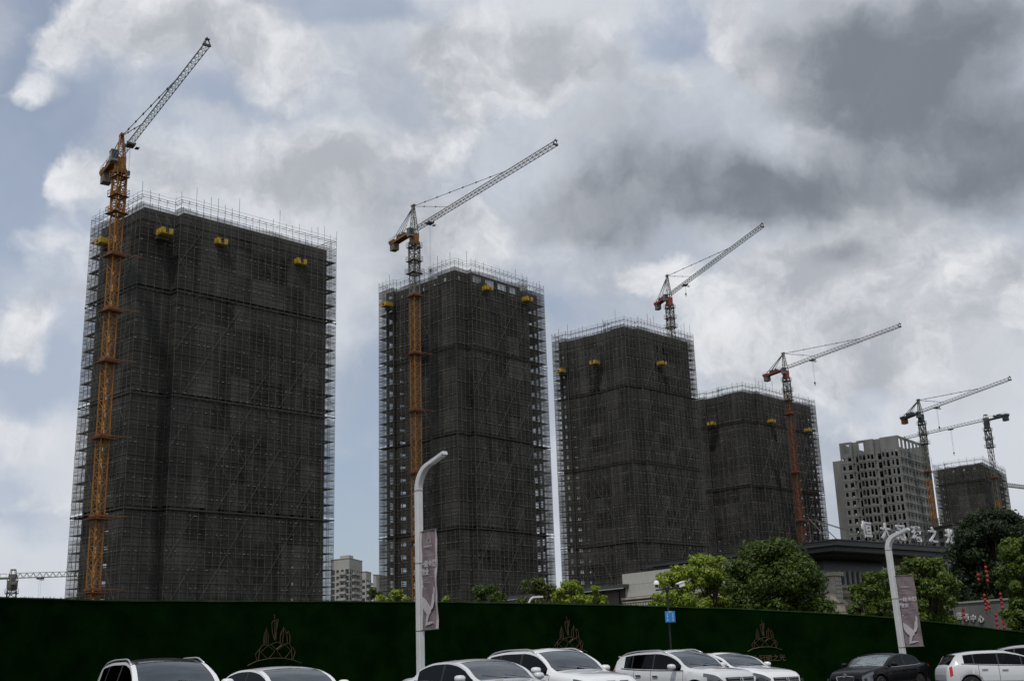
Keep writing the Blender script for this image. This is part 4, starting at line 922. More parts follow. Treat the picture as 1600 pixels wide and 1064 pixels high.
# ---------------------------------------------------------------- street lamps with banners
def lamp(label, px, basey, D, H, arm, tilt, r, ban, blabel, bw, z0, z1, ak=1.0):
    c = at(px, basey, D); B = Vector((c.x, c.y, gz(c.x))); up = (Z + Vector(tilt)).normalized(); A = Vector(arm).normalized()
    T = thing('street_lamp', label, 'lamp', B, group='white street lamps with banners'); S = A.cross(Z).normalized()
    def prof(pts, w, h, name, m, par):
        b = MB(); k = 0; n = len(pts)
        for i, p in enumerate(pts):
            d = (pts[min(i + 1, n - 1)] - pts[max(0, i - 1)]).normalized(); x = S; y = x.cross(d).normalized(); f = h[i] if isinstance(h, list) else h
            for a, c2 in ((-1, -1), (1, -1), (1, 1), (-1, 1)):
                for (da, db) in (((1, .8), (.8, 1)) if a * c2 > 0 else ((.8, 1), (1, .8))): b.v.append(tuple(p + x * (a * w / 2 * da) + y * (c2 * f / 2 * db)))
        for i in range(n - 1):
            for j in range(8): b.f.append((i * 8 + j, i * 8 + (j + 1) % 8, (i + 1) * 8 + (j + 1) % 8, (i + 1) * 8 + j)); b.m.append(0)
        b.f.append(tuple(range(8))[::-1]); b.m.append(0); b.f.append(tuple((n - 1) * 8 + j for j in range(8))); b.m.append(0)
        return b.build(name, m, par)
    hs = H - 1.0
    prof([B, B + up * (hs * .5), B + up * hs], r, r, 'pole', 'lamp_white', T)
    top = B + up * hs; pts = []
    for i in range(11):
        a = math.pi / 2 * i / 10 * .86; pts.append(top + up * (math.sin(a) * .78 * ak) + A * ((1 - math.cos(a)) * .78 * ak))
    d = (pts[-1] - pts[-2]).normalized(); pts += [pts[-1] + d * (.38 * ak), pts[-1] + d * (.8 * ak)]
    prof(pts, r, [r] * 6 + [r * .95, r * .9, r * .8, r * .72, r * .65, r * .6, r * .55], 'lamp_arm', 'lamp_white', T)
    e = pts[-1]; m = MB(); m.box(e - d * .38 - Z * (r * .31), .6, r * .8, .03, d, S, d.cross(S)); m.build('lamp_lens', 'lamp_lens', T)
    for f in (hs, hs - 2.35 * H / 8, z0 - .02):
        m = MB(); q = B + up * f; m.box(q, r * 1.06, r * 1.06, .02, A, S, up); m.build('pole_joint', 'lamp_seam', T)
    m = MB(); m.box(B + Z * .02, .5, .5, .04, A, S); m.build('base_plate', 'lamp_white', T)
    # banner
    g = T; bd = Vector(ban).normalized(); nb = Vector((bd.y, -bd.x, 0))
    if nb.dot(CAM - B) < 0: nb = -nb
    XX = bd; o = r * .5 + .05
    m = MB(); rg = random.Random(px); nx, nz = 8, 22
    def pt(i, j):
        u = i / nx; v = j / nz; return B + up * (z0 + (z1 - z0) * v) + XX * (o + bw * u) + nb * (.022 * math.sin(v * 9 + u * 4) * u + .012 * math.sin(v * 23 + u * 9))
    for j in range(nz):
        for i in range(nx): m.quad(pt(i, j), pt(i + 1, j), pt(i + 1, j + 1), pt(i, j + 1), mi=1 if i == nx - 1 and bw > .7 else 0)
    cl = m.build('banner', ['banner', 'banner_edge'], g, smooth=True); cl['label'] = blabel
    m = MB()
    for z in (z0, z1): m.tube([B + up * z, B + up * z + XX * (o + bw + .03)], .018, 6)
    m.build('banner_bracket', 'lamp_seam', T)
    def P(u, v, k=.035): return B + up * (z0 + (z1 - z0) * v) + XX * (o + bw * u) + nb * k
    def txt(s, u, v, size, bold=0.0): placetext('banner_text', s, size, .002, 'banner_print', cl, P(u, v), XX, nb, bold, up)
    Hh = z1 - z0
    txt('一级金牌', .48, .655, bw * .27, .006); txt('物业', .25, .575, bw * .27, .006)
    txt('恒大冠珺之光', .46, .835, bw * .09, .001)
    for i, (w, v) in enumerate(((.34, .505), (.30, .49), (.56, .472), (.05, .44), (.3, .415))):
        m = MB(); m.box(P(.08 + w / 2, v), bw * w, .003, Hh * (.003 if i != 3 else .018), XX, nb, up); m.build('small_print', 'banner_print', cl)
    for v in (.745, .525): m = MB(); m.box(P(.47, v), bw * .86, .003, Hh * .0022, XX, nb, up); m.build('rule_line', 'banner_print', cl)
    # thin crown outline over the small characters
    m = MB(); em = [((.36, .86), (.42, .93), (.46, .955), (.48, .90)), ((.48, .90), (.53, .97), (.57, .90)), ((.57, .90), (.62, .94), (.66, .865)), ((.36, .86), (.44, .885), (.51, .862), (.58, .885), (.66, .865))]
    for l in em:
        for a, b in zip(l, l[1:]): m.beam(P(*a), P(*b), bw * .012, .003)
    m.build('crown_print', 'banner_print', cl)
    # pale waving figure like folded paper
    def shape(lst, name='ribbon_print', mt='banner_print'):
        m = MB(); k = len(m.v); n = len(lst); m.v += [tuple(P(u, v, .034)) for u, v in lst]; m.f.append(tuple(range(n))); m.m.append(0); m.v += [tuple(P(u, v, .028)) for u, v in lst]; m.f.append(tuple(range(n, 2 * n))[::-1]); m.m.append(0)
        for i in range(n): j = (i + 1) % n; m.f.append((i, n + i, n + j, j)); m.m.append(0)
        m.build(name, mt, cl)
    shape([(.03, .335), (.28, .30), (.42, .262), (.56, .225), (.62, .195), (.60, .165), (.48, .14), (.42, .10), (.34, .055), (.28, .035), (.24, .04), (.27, .10), (.32, .155), (.16, .19), (.07, .225), (.03, .26)])
    shape([(.57, .222), (.66, .27), (.70, .335), (.78, .365), (.80, .43), (.86, .415), (.90, .385), (.86, .34), (.84, .27), (.74, .21), (.62, .192)])
    shape([(.30, .042), (.52, .05), (.74, .065), (.84, .055), (.72, .075), (.5, .08), (.36, .07)])
    return T
lamp('nearer white street lamp with a curved head, in front of the second netted tower', 657.5, 1050, 36, 7.6, (.66, -.75, 0), (-.002, 0, 0), .20, (.62, -.78, 0), 'mauve banner with white Chinese lettering and a pale ribbon figure, pale right edge', .80, 2.38, 5.32)
lamp('farther white street lamp leaning slightly, in front of the pavilion', 1414, 1040, 47.3, 6.22, (.62, -.78, 0), (-.02, 0, 0), .20, (.86, -.5, 0), 'smaller looking mauve banner with white Chinese lettering', .64, 1.62, 4.24, .72)
# small curved lamp behind the fence
p = at(827, 950, 62); B = Vector((p.x, p.y, 0)); zt_ = at(830, 931, 62).z
t = thing('small_lamp', 'small white curved lamp peeking over the fence below the second tower', 'lamp', B)
m = MB(); m.tube([B, B + Z * (zt_ - .4)] + [B + Z * (zt_ - .4 + .35 * math.sin(a)) + Vector((.35 * (1 - math.cos(a)), 0, 0)) for a in (.3, .7, 1.1, 1.5)], .06, 8); m.build('post', 'lamp_white', t, smooth=True)
m = MB(); m.box(B + Z * (zt_ - .05) + Vector((.5, 0, 0)), .5, .16, .09); m.build('lamp_head', 'lamp_white', t)
# camera pole with blue notice
f_, fd = fence_at(1044); n_ = Vector((fd.y, -fd.x, 0)); p = at(1044, 950, 44.5); B = Vector((p.x, p.y, 0)); zt_ = at(1044, 921, 44.5).z
t = thing('camera_pole', 'thin black pole with two white surveillance cameras above the fence', 'pole', B)
m = MB(); m.tube([B, B + Z * zt_], .04, 8); m.tube([B + Z * (zt_ - .06), B + Z * (zt_ + .1)], .09, 8); m.build('post', 'black_metal', t)
m = MB(); m.beam(B + Vector((-.42, 0, zt_)), B + Vector((.52, 0, zt_ + .05)), .06); m.build('cross_arm', 'black_metal', t)
m = MB(); q = B + Vector((-.38, 0, zt_ + .10)); m.tube([q, q + Z * .12], .055, 8); c1_ = m.build('camera_neck', 'black_metal', t); m = MB(); m.tube([q + Z * .10, q + Z * .17, q + Z * .23, q + Z * .26], [.11, .11, .08, .02], 10); m.build('dome_camera', 'white_plastic', t, smooth=40.0)
m = MB(); q = B + Vector((.52, 0, zt_ + .16)); dd = Vector((-.75, -.55, -.25)).normalized(); m.box(q - dd * .02, .28, .13, .13, dd, dd.cross(Z).normalized(), dd.cross(Z).cross(dd).normalized()); m.box(q + Z * .09, .34, .17, .025, dd, dd.cross(Z).normalized()); m.build('box_camera', 'white_plastic', t)
m = MB(); m.tube([q + dd * .12, q + dd * .15], .05, 8); m.build('camera_lens', 'black_metal', t)
sg = thing('blue_notice', 'small blue notice board with faint white lines hung on the camera pole', 'sign', B + Z * 2.6)
q = at(1047, 963, 44.3); m = MB(); m.box(q, .37, .03, .40); pn = m.build('panel', 'sign_blue', sg)
for i in range(2):
    for k in range(6): m = MB(); m.box(q + Vector((-.1 + .2 * i, -.02, .12 - k * .05)), .03 + .02 * ((k * 7 + i * 3) % 3), .006, .015); m.build('text_line', 'sign_white', pn)
placetext('heading', '监控', .07, .002, 'sign_white', pn, q + Vector((0, -.02, .165)), Vector((1, 0, 0)), Vector((0, -1, 0)))
m = MB(); m.box(q + Vector((-.05, .09, 0)), .06, .16, .2); m.build('clamp', 'black_metal', sg)
# wire emblems on the fence
EM = [[(130, 1050), (300, 975), (520, 935), (680, 925), (860, 935), (1030, 970), (1200, 1030)], [(320, 970), (280, 850), (370, 745), (420, 685), (540, 690), (700, 635), (830, 680), (960, 660), (1000, 770), (1010, 960)], [(1020, 735), (1075, 820), (1030, 960)],
      [(520, 935), (385, 810), (530, 700), (665, 800), (540, 935)], [(820, 935), (705, 790), (860, 680), (990, 800), (860, 935)], [(345, 960), (370, 745)], [(590, 690), (690, 770), (800, 690)],
      [(440, 665), (445, 520), (490, 360), (525, 520), (530, 680)], [(460, 670), (490, 360), (495, 670)], [(655, 605), (610, 480), (590, 300), (605, 255), (660, 240), (720, 215), (690, 400), (655, 605)], [(640, 130), (645, 215)], [(655, 250), (655, 605)], [(690, 255), (680, 600)],
      [(765, 650), (770, 500), (835, 360), (900, 520), (910, 660)], [(815, 650), (835, 360), (890, 480)], [(900, 480), (925, 440), (960, 520), (965, 650)]]
for (px, by, wpx, lab) in ((429.5, 1034, 62, 'bronze wire crown emblem on the fence, above the second car from the left'), (889, 1017, 44, 'bronze wire crown emblem on the fence above the white car with twin grilles'), (1195, 1014, 40, 'faint bronze wire crown emblem on the fence, rightmost of the three')):
    F_, d = fence_at(px); n_ = Vector((d.y, -d.x, 0)); O = on(px, by, Vector((F_.x, F_.y, 0)) + n_ * .12, d); sc_ = (on(px + wpx / 2, by, Vector((F_.x, F_.y, 0)), d) - on(px - wpx / 2, by, Vector((F_.x, F_.y, 0)), d)).length / 790
    t = thing('wire_emblem', lab, 'emblem', O, group='crown emblems on the fence')
    for l in EM:
        m = MB(); m.tube([O + d * ((x - 670) * sc_) + Z * ((1000 - y) * sc_) for x, y in l], .013, 5); m.build('wire', 'bronze', t)
    placetext('characters', '恒大冠珺之光', .27, .01, 'bronze', t, O - Z * .36, d, n_, .004)
# ---------------------------------------------------------------- cars
def pch(knots, x):                                            # monotone cubic through knots
    n = len(knots)
    if x <= knots[0][0]: return knots[0][1]
    if x >= knots[-1][0]: return knots[-1][1]
    h = [knots[i + 1][0] - knots[i][0] for i in range(n - 1)]; d = [(knots[i + 1][1] - knots[i][1]) / h[i] for i in range(n - 1)]
    def sl(i):
        if i == 0: return d[0]
        if i == n - 1: return d[-1]
        if d[i - 1] * d[i] <= 0: return 0
        w1, w2 = 2 * h[i] + h[i - 1], h[i] + 2 * h[i - 1]; return (w1 + w2) / (w1 / d[i - 1] + w2 / d[i])
    for i in range(n - 1):
        if x <= knots[i + 1][0]:
            t = (x - knots[i][0]) / h[i]; a, b = sl(i) * h[i], sl(i + 1) * h[i]; y0, y1 = knots[i][1], knots[i + 1][1]
            return y0 * (2 * t ** 3 - 3 * t * t + 1) + a * (t ** 3 - 2 * t * t + t) + y1 * (3 * t * t - 2 * t ** 3) + b * (t ** 3 - t * t)
BODY = {
 'sedan': dict(L=4.95, W=1.87, top=[(0, .60), (.06, .72), (.25, .84), (.9, .95), (1.38, 1.01), (1.45, 1.03), (1.9, 1.27), (2.3, 1.405), (2.75, 1.46), (3.2, 1.445), (3.6, 1.37), (4.25, 1.12), (4.7, 1.08), (4.88, 1.02), (4.95, .8)],
    belt=[(0, .57), (.06, .66), (.25, .76), (.9, .87), (1.45, .93), (2.5, .95), (3.6, .985), (4.25, 1.02), (4.7, 1.0), (4.88, .94), (4.95, .76)], cowl=1.42, head=2.32, rhead=3.58, rbase=4.25, pil=[(2.78, 2.84)], sw=(1.55, 3.85), wheels=(.95, 3.85), r=.33, low=.25),
 'suv': dict(L=4.72, W=1.89, top=[(0, .68), (.06, .86), (.2, .97), (.8, 1.08), (1.28, 1.14), (1.34, 1.16), (1.75, 1.42), (2.1, 1.585), (2.6, 1.665), (3.3, 1.66), (3.9, 1.60), (4.2, 1.53), (4.55, 1.16), (4.66, 1.02), (4.72, .8)],
    belt=[(0, .64), (.06, .78), (.2, .88), (.8, .97), (1.34, 1.03), (2.5, 1.06), (3.6, 1.10), (4.2, 1.14), (4.55, 1.06), (4.66, .96), (4.72, .76)], cowl=1.3, head=2.12, rhead=4.22, rbase=4.53, pil=[(2.62, 2.69), (3.55, 3.60)], sw=(1.5, 4.05), wheels=(.9, 3.76), r=.36, low=.30),
 'crossover': dict(L=4.32, W=1.83, top=[(0, .66), (.06, .84), (.2, .95), (.7, 1.03), (1.14, 1.08), (1.2, 1.10), (1.6, 1.36), (1.95, 1.50), (2.4, 1.565), (3.1, 1.55), (3.6, 1.49), (3.86, 1.43), (4.18, 1.08), (4.27, .98), (4.32, .76)],
    belt=[(0, .62), (.06, .74), (.2, .85), (.7, .93), (1.2, .98), (2.3, 1.0), (3.3, 1.04), (3.86, 1.08), (4.18, 1.0), (4.27, .92), (4.32, .72)], cowl=1.16, head=1.98, rhead=3.86, rbase=4.16, pil=[(2.42, 2.48), (3.28, 3.32)], sw=(1.35, 3.62), wheels=(.85, 3.45), r=.34, low=.28),
 'hatch': dict(L=4.1, W=1.70, top=[(0, .62), (.06, .76), (.25, .88), (.6, .98), (.85, 1.05), (1.3, 1.27), (1.75, 1.44), (2.2, 1.52), (2.9, 1.51), (3.4, 1.46), (3.68, 1.40), (3.97, 1.02), (4.06, .9), (4.1, .7)],
    belt=[(0, .58), (.06, .68), (.25, .78), (.6, .87), (.85, .92), (2.0, .96), (3.0, 1.01), (3.68, 1.06), (3.97, .97), (4.06, .86), (4.1, .66)], cowl=.82, head=1.85, rhead=3.68, rbase=3.95, pil=[(1.55, 1.60), (2.32, 2.38), (3.15, 3.19)], sw=(1.0, 3.5), wheels=(.8, 3.33), r=.31, low=.24)}
def car(label, kind, x, y, z, yaw, paint='paint_white', roofm=None, rails=False, grille='bar', plate=None, shade=False, lowtrim=False, tail=True, sc=1.0, name='parked_car', group='cars parked in front of the fence', spoiler=False, emblem=None, sunroof=False, scz=1.0):
    S = BODY[kind]; L, Wd = S['L'], S['W']; T = thing(name, label, 'car', (x, y, z), yaw, group, local=True); T.scale = (sc, sc, sc * scz)
    wp = [(0, .60), (.04, .70), (.12, .79), (.35, .88), (.8, .955), (1.8, 1.0), (L - 1.2, .995), (L - .5, .955), (L - .12, .87), (L - .03, .80), (L, .74)]
    xs = set([0, .015, .04, .08, .14, .22, .32, L, L - .015, L - .05, L - .1, L - .2, L - .33, S['cowl'], S['head'], S['rhead'], S['rbase'], S['sw'][0], S['sw'][1]])
    for a, b in S['pil']: xs |= {a, b}
    for wc in S['wheels']:
        for k in range(13): xs.add(round(wc + (S['r'] + .07) * math.cos(math.pi * k / 12), 4))
    k = .45
    while k < L - .4: xs.add(round(k, 3)); k += .13
    xs = sorted(xs); xx = [xs[0]]
    keep = {S['cowl'], S['head'], S['rhead'], S['rbase'], *S['sw'], *[q for p in S['pil'] for q in p], L}
    for v in xs[1:]:
        if v - xx[-1] < .03 and v > .4 and v < L - .4:
            if v in keep and xx[-1] not in keep: xx[-1] = v
            elif v in keep: xx.append(v)
            continue
        xx.append(v)
    xs = xx; rows = []
    for v in xs:
        tp, bl = pch(S['top'], v), pch(S['belt'], v); w = pch(wp, v) * Wd / 2
        gh = max(0, min(1, (tp - bl - .11) / .2)); gh = gh * gh * (3 - 2 * gh)
        zr = bl + (tp - bl) * (.62 + .27 * gh); wr = w * (.86 + .08 * gh) - .36 * max(0, zr - bl - .05) * gh
        zs = S['low'] + .10 * max(0, 1 - v / .25) + .12 * max(0, 1 - (L - v) / .3)
        for wc in S['wheels']:
            R_ = S['r'] + .07; dx = abs(v - wc)
            if dx < R_: zs = max(zs, S['r'] + math.sqrt(max(0, R_ * R_ - dx * dx)))
        zm = max(zs + .02, bl - .34); z1 = zs + (zm - zs) * .5; zsd = max(zm + .01, bl - .09)
        sec = [(w * .955, zs), (w * .99, z1), (w * 1.0, zm), (w * .985, zsd), (w * .955, bl)]
        yb = w * .955 - .012 * gh
        for t in (.07, .90, 1.0): sec.append((yb + (wr - yb) * t, bl + (zr - bl) * t))
        for t in (.12, .35, .7, 1.0):
            yy = wr * (1 - t); zz = zr + (tp - zr) * (1 - (1 - t) ** 2.3); sec.append((yy, zz))
        rows.append([Vector((L / 2 - v, yy, zz)) for yy, zz in sec])
    n = len(rows[0]); full = []
    for s in rows: full.append(s + [Vector((p.x, -p.y, p.z)) for p in s[-2::-1]])
    m = len(full[0]); parts = {}
    def add(key, q):
        parts.setdefault(key, []).append(q)
    for i in range(len(xs) - 1):
        a, b = xs[i], xs[i + 1]; mid = (a + b) / 2
        for j in range(m - 1):
            jj = j if j < n - 1 else m - 2 - j; side = 'l' if j < n - 1 else 'r'; key = ('body', side if jj < 7 else 'c')
            if jj == 5 and S['sw'][0] <= mid <= S['sw'][1]:
                inp = any(p0 <= mid <= p1 for p0, p1 in S['pil']); idx = sum(1 for p0, p1 in S['pil'] if mid > p1)
                key = ('pillar', side, sum(1 for p0, p1 in S['pil'] if mid > p0)) if inp else ('side_window', side, idx)
            elif jj >= 8 and S['cowl'] <= mid <= S['head']: key = ('windscreen',)
            elif jj >= 8 and S['rhead'] <= mid <= S['rbase']: key = ('rear_window',)
            elif roofm and jj >= 7 and S['head'] <= mid <= S['rhead']: key = ('roof',)
            elif sunroof and jj >= 9 and S['head'] + .35 <= mid <= S['rhead'] - .6: key = ('sunroof',)
            elif jj in (2, 3) and .05 < mid < .42 + .12 * (jj == 3): key = ('headlight', side)
            elif tail and ((kind != 'hatch' and jj == 3 and L - .30 < mid < L - .02) or (kind == 'hatch' and jj in (2, 3) and L - .26 < mid < L - .10)): key = ('taillight', side)
            elif lowtrim and jj == 0: key = ('sill_trim', side)
            elif jj in (1, 2, 3) and S['sw'][0] - .12 < mid < (S['pil'][0][1] if kind != 'hatch' else S['pil'][1][1]): key = ('door', side, 0)
            elif jj in (1, 2, 3) and (S['pil'][0][1] if kind != 'hatch' else S['pil'][1][1]) < mid < S['wheels'][1] - .28: key = ('door', side, 1)
            add(key, (i, j))
    MATK = {'body': paint, 'pillar': 'trim_black', 'side_window': 'tinted_glass', 'windscreen': 'windscreen', 'rear_window': 'tinted_glass', 'roof': roofm or paint, 'sunroof': 'lens_dark', 'headlight': 'lens_clear', 'taillight': 'lens_red', 'sill_trim': 'trim_black', 'door': paint}
    bodyo = None; dark = paint == 'paint_black'
    allbody = [q for k_, l in parts.items() if k_[0] == 'body' for q in l]
    for k_ in [('body',)] + [k_ for k_ in parts if k_[0] != 'body']:
        l = allbody if k_ == ('body',) else parts[k_]; b = MB(); ids = {}
        sh = .006 if k_[0] in ('side_window', 'windscreen', 'rear_window', 'pillar') else 0
        for (i, j) in l:
            f = []
            for (ii, jj) in ((i, j), (i + 1, j), (i + 1, j + 1), (i, j + 1)):
                if (ii, jj) not in ids:
                    p = full[ii][jj]; c_ = Vector((0, 0, .7)); ids[(ii, jj)] = len(b.v); b.v.append(tuple(p + ((c_ - p).normalized() * sh if sh else Vector())))
                f.append(ids[(ii, jj)])
            A_, B_, C_ = (Vector(b.v[q]) for q in (f[0], f[1], f[2])); D_ = Vector(b.v[f[3]]); nr = (C_ - A_).cross(D_ - B_); ce = (A_ + C_) / 2; ou = Vector((0, ce.y, ce.z - .55)) if abs(ce.x) < L / 2 - .15 else Vector((ce.x * 3, ce.y, ce.z - .5))
            b.f.append(tuple(f) if nr.dot(ou) > 0 else tuple(f[::-1])); b.m.append(0)
        if k_ == ('body',):
            for e in (0, len(full) - 1):
                s = full[e]; kk = len(b.v); b.v += [tuple(p) for p in s]; f = tuple(range(kk, kk + m)); b.f.append(f if e == 0 else f[::-1]); b.m.append(0)
            s = len(b.v)
        mm = MATK[k_[0]]
        if k_[0] == 'door':
            i0 = min(i for i, _ in l); i1 = max(i for i, _ in l) + 1; jr = sorted({j for _, j in l}); c0 = [full[i0][j] for j in range(jr[0], jr[-1] + 2)]; c1 = [full[i1][j] for j in range(jr[0], jr[-1] + 2)]
            k0 = len(b.m); b.tube(c0, .007, 4, mi=1); b.tube(c1, .007, 4, mi=1); b.tube([full[i][jr[0] if k_[1] == 'l' else jr[-1] + 1] for i in range(i0, i1 + 1)], .006, 4, mi=1)
            o = b.build('door', [mm, 'trim_black'], T, smooth=35.0)
            sgn = 1 if k_[1] == 'l' else -1; pz = S['top']; hx = xs[i1] - .2; bl = pch(S['belt'], hx); h = MB(); yy = pch(wp, hx) * Wd / 2 * .99 + .02
            h.box((L / 2 - hx, sgn * yy, bl - .14), .2, .03, .035); h.build('door_handle', 'chrome' if not dark else paint, o)
        else: o = b.build(k_[0], mm, T, smooth=38.0)
        if k_ == ('body',): bodyo = o
        if k_[0] == 'windscreen': wso = o
    # chrome line under the side glass, gaskets round the glass
    for sg in (1, -1):
        b = MB(); pts = [Vector((L / 2 - v, sg * (pch(wp, v) * Wd / 2 * .955 + .002), pch(S['belt'], v) + .012)) for v in [S['sw'][0] - .1 + (S['sw'][1] - S['sw'][0] + .2) * k / 14 for k in range(15)]]
        b.tube(pts, .011, 5); b.build('window_trim', 'chrome' if dark or kind == 'sedan' else 'trim_black', T)
    # interior
    zc = .45; b = MB(); b.box((0, 0, S['low'] + .05), L * .8, Wd * .8, .1); hd = L / 2 - S['cowl']; zb = pch(S['belt'], S['cowl'] + .3)
    b.box((hd - .38, 0, zb - .13), .5, Wd * .8, .22); b.box((hd - .1, 0, zb - .3), .3, Wd * .78, .55); b.build('interior', 'interior', T)
    b = MB()
    for sg in (1, -1):
        sx = hd - 1.25; b.box((sx, sg * .38, .62), .5, .5, .2); b.box((sx - .28, sg * .38, .92), .14, .48, .62, Vector((.97, 0, .22)), Vector((0, 1, 0)), Vector((-.22, 0, .97))); b.box((sx - .37, sg * .38, pch(S['top'], S['cowl'] + 1.6) - .28), .1, .26, .17)
        b.box((sx - 1.15, sg * .38, .9), .14, .5, .6); b.box((sx - 1.2, sg * .38, pch(S['belt'], S['cowl'] + 2.4) + .2), .1, .24, .15)
    b.build('seats', 'seat_grey', T)
    b = MB(); c = Vector((hd - .62, -.38 if kind != 'x' else .38, zb - .02)); c.y = .38; b.tube([c + Vector((.05 * math.sin(a), .18 * math.cos(a), .17 * math.sin(a))) for a in [k * math.pi / 8 for k in range(17)]], .014, 5); b.build('steering_wheel', 'trim_black', T)
    # mirrors
    for sg in (1, -1):
        mx = S['sw'][0] + .16; zz = pch(S['belt'], mx) + .11; yy = pch(wp, mx) * Wd / 2 * .955; px_ = L / 2 - mx
        b = MB(); c = Vector((px_, sg * (yy + .15), zz)); k = 0
        ring = []
        for fi, (dx, s_) in enumerate(((.10, .35), (.07, .75), (.02, .98), (-.03, 1.0), (-.055, .95))):
            ring.append([c + Vector((dx, .125 * s_ * math.copysign(abs(math.cos(a)) ** .7, math.cos(a)), .078 * s_ * math.copysign(abs(math.sin(a)) ** .7, math.sin(a)))) for a in [q * math.pi / 6 for q in range(12)]])
        for r_ in ring: b.v += [tuple(p) for p in r_]
        for fi in range(4):
            for q in range(12): b.f.append((fi * 12 + q, fi * 12 + (q + 1) % 12, (fi + 1) * 12 + (q + 1) % 12, (fi + 1) * 12 + q)); b.m.append(0)
        b.f.append(tuple(range(12))[::-1]); b.m.append(0); b.f.append(tuple(48 + q for q in range(12))); b.m.append(1)
        mo = b.build('door_mirror', [paint, 'lens_dark'], T, smooth=50.0)
        b = MB(); b.beam(Vector((px_ + .0, sg * (yy - .02), zz - .07)), c - Vector((0, sg * .05, .06)), .05, .035); b.build('mirror_arm', 'trim_black', mo)
    # wheels
    for wc in S['wheels']:
        for sg in (1, -1):
            c = Vector((L / 2 - wc, sg * (Wd / 2 - .13), S['r'])); b = MB(); R_ = S['r']
            pr = [(-.1, R_ * .62), (-.1, R_ * .93), (-.07, R_), (.07, R_), (.105, R_ * .93), (.105, R_ * .68)]
            b.tube([c + Vector((0, sg * a, 0)) for a, _ in pr], [r_ for _, r_ in pr], 28, caps=False); w = b.build('wheel', 'tyre', T, smooth=40.0)
            b = MB(); b.tube([c + Vector((0, sg * a, 0)) for a in (-.08, .09)], [R_ * .66, R_ * .68], 24, caps=False); b.tube([c + Vector((0, sg * .05, 0)), c + Vector((0, sg * .095, 0))], [.075, .06], 10)
            for k in range(5):
                a = 2 * math.pi * k / 5 + .3
                for o in (-.13, .13): b.beam(c + Vector((.05 * math.cos(a), sg * .08, .05 * math.sin(a))), c + Vector((R_ * .66 * math.cos(a + o), sg * .088, R_ * .66 * math.sin(a + o))), .035, .03)
            b.build('rim', 'rim', w, smooth=30.0)
            b = MB(); b.tube([c + Vector((0, sg * -.16, 0)), c + Vector((0, sg * -.02, 0))], R_ * .64, 20); b.build('wheel_well', 'interior', w)
    # front end
    fx = L / 2 + .012; zh = pch(S['top'], .06); wf = Wd * .6 / 2
    fr = MB()
    if grille == 'kidney':
        for sg in (1, -1):
            b = MB(); b.box((L / 2 - .02, sg * .19, zh - .13), .10, .31, .26); kg = b.build('kidney_grille', 'trim_black', T)
            b = MB(); pts = [Vector((fx + .03, sg * .19 + .17 * cx_, zh - .13 + .14 * cz_)) for cx_, cz_ in ((-1, -.6), (-.75, -1), (.75, -1), (1, -.6), (1, .6), (.75, 1), (-.75, 1), (-1, .6), (-1, -.6))]; b.tube(pts, .016, 5); b.build('grille_surround', 'chrome', kg)
            b = MB()
            for k in range(8): b.beam(Vector((fx + .025, sg * .19 - .13 + k * .037, zh - .25)), Vector((fx + .025, sg * .19 - .13 + k * .037, zh - .01)), .009)
            b.build('grille_slats', 'rail_silver', kg)
    elif grille == 'bar':
        b = MB(); b.box((L / 2 - .04, 0, zh - .15), .11, wf * 1.9, .20); gg = b.build('grille', 'trim_black', T); b = MB()
        for z in (.07, 0, -.07): b.box((fx + .012, 0, zh - .15 + z), .02, wf * 1.85, .015)
        b.build('grille_bars', 'chrome', gg)
    elif grille == 'hood':
        b = MB(); b.box((L / 2 - .04, 0, zh - .16), .11, .72, .22); gg = b.build('grille', 'trim_black', T); b = MB()
        b.tube([Vector((fx + .02, a, zh - .16 + c_)) for a, c_ in ((-.36, .10), (-.33, -.08), (-.2, -.12), (.2, -.12), (.33, -.08), (.36, .10), (0, .125), (-.36, .10))], .014, 5)
        for k in range(17): b.beam(Vector((fx + .015, -.32 + k * .04, zh - .26)), Vector((fx + .015, -.32 + k * .04, zh - .06)), .008)
        b.build('grille_bars', 'chrome', gg)
    if emblem:
        b = MB(); c = Vector((fx + .045, 0, zh - (.12 if emblem == 'vw' else .01))); b.tube([c + Vector((0, .065 * math.cos(a), .065 * math.sin(a))) for a in [k * math.pi / 10 for k in range(21)]], .009, 5)
        if emblem == 'vw':
            for l_ in (((-.03, .052), (0, .008), (.03, .052)), ((-.055, .02), (-.028, -.052), (0, -.005), (.028, -.052), (.055, .02))):
                b.tube([c + Vector((0, a, z_)) for a, z_ in l_], .007, 4)
        else: b.tube([c - Vector((.02, 0, 0)), c], .055, 14)
        b.build('front_emblem', 'chrome', T)
    b = MB(); b.box((L / 2 - .06, 0, .40), .14, wf * 1.7, .16); b.build('lower_intake', 'trim_black', T)
    b = MB(); b.box((-L / 2 + .05, 0, .40), .14, Wd * .7, .18); b.build('rear_bumper_insert', 'trim_black', T)
    if plate:
        b = MB(); b.box((fx + .03, 0, .50 if grille != 'hood' else zh - .40), .02, .46, .15); pl = b.build('number_plate', 'sign_blue', T)
        placetext('plate_text', plate, .12, .002, 'letter_white', pl, Vector((fx + .043, 0, .50 if grille != 'hood' else zh - .40)), Vector((0, 1, 0)), Vector((1, 0, 0)), .002)
    for sg in (1, -1):
        b = MB()
        for (dx, dy) in ((.12, -.1), (.2, .02)): c = Vector((L / 2 - dx + .03, sg * (Wd / 2 * .72 - dy), zh - .16)); b.tube([c, c + Vector((.03, 0, 0))], .055, 10)
        b.build('lamp_projector', 'lens_dark', T)
    # wipers
    b = MB()
    for y0 in (-.1, .5): p0 = Vector((L / 2 - S['cowl'] - .02, y0, pch(S['top'], S['cowl']) + .02)); b.beam(p0, p0 + Vector((-.10, -.5, .06)), .012)
    b.build('wipers', 'trim_black', wso)
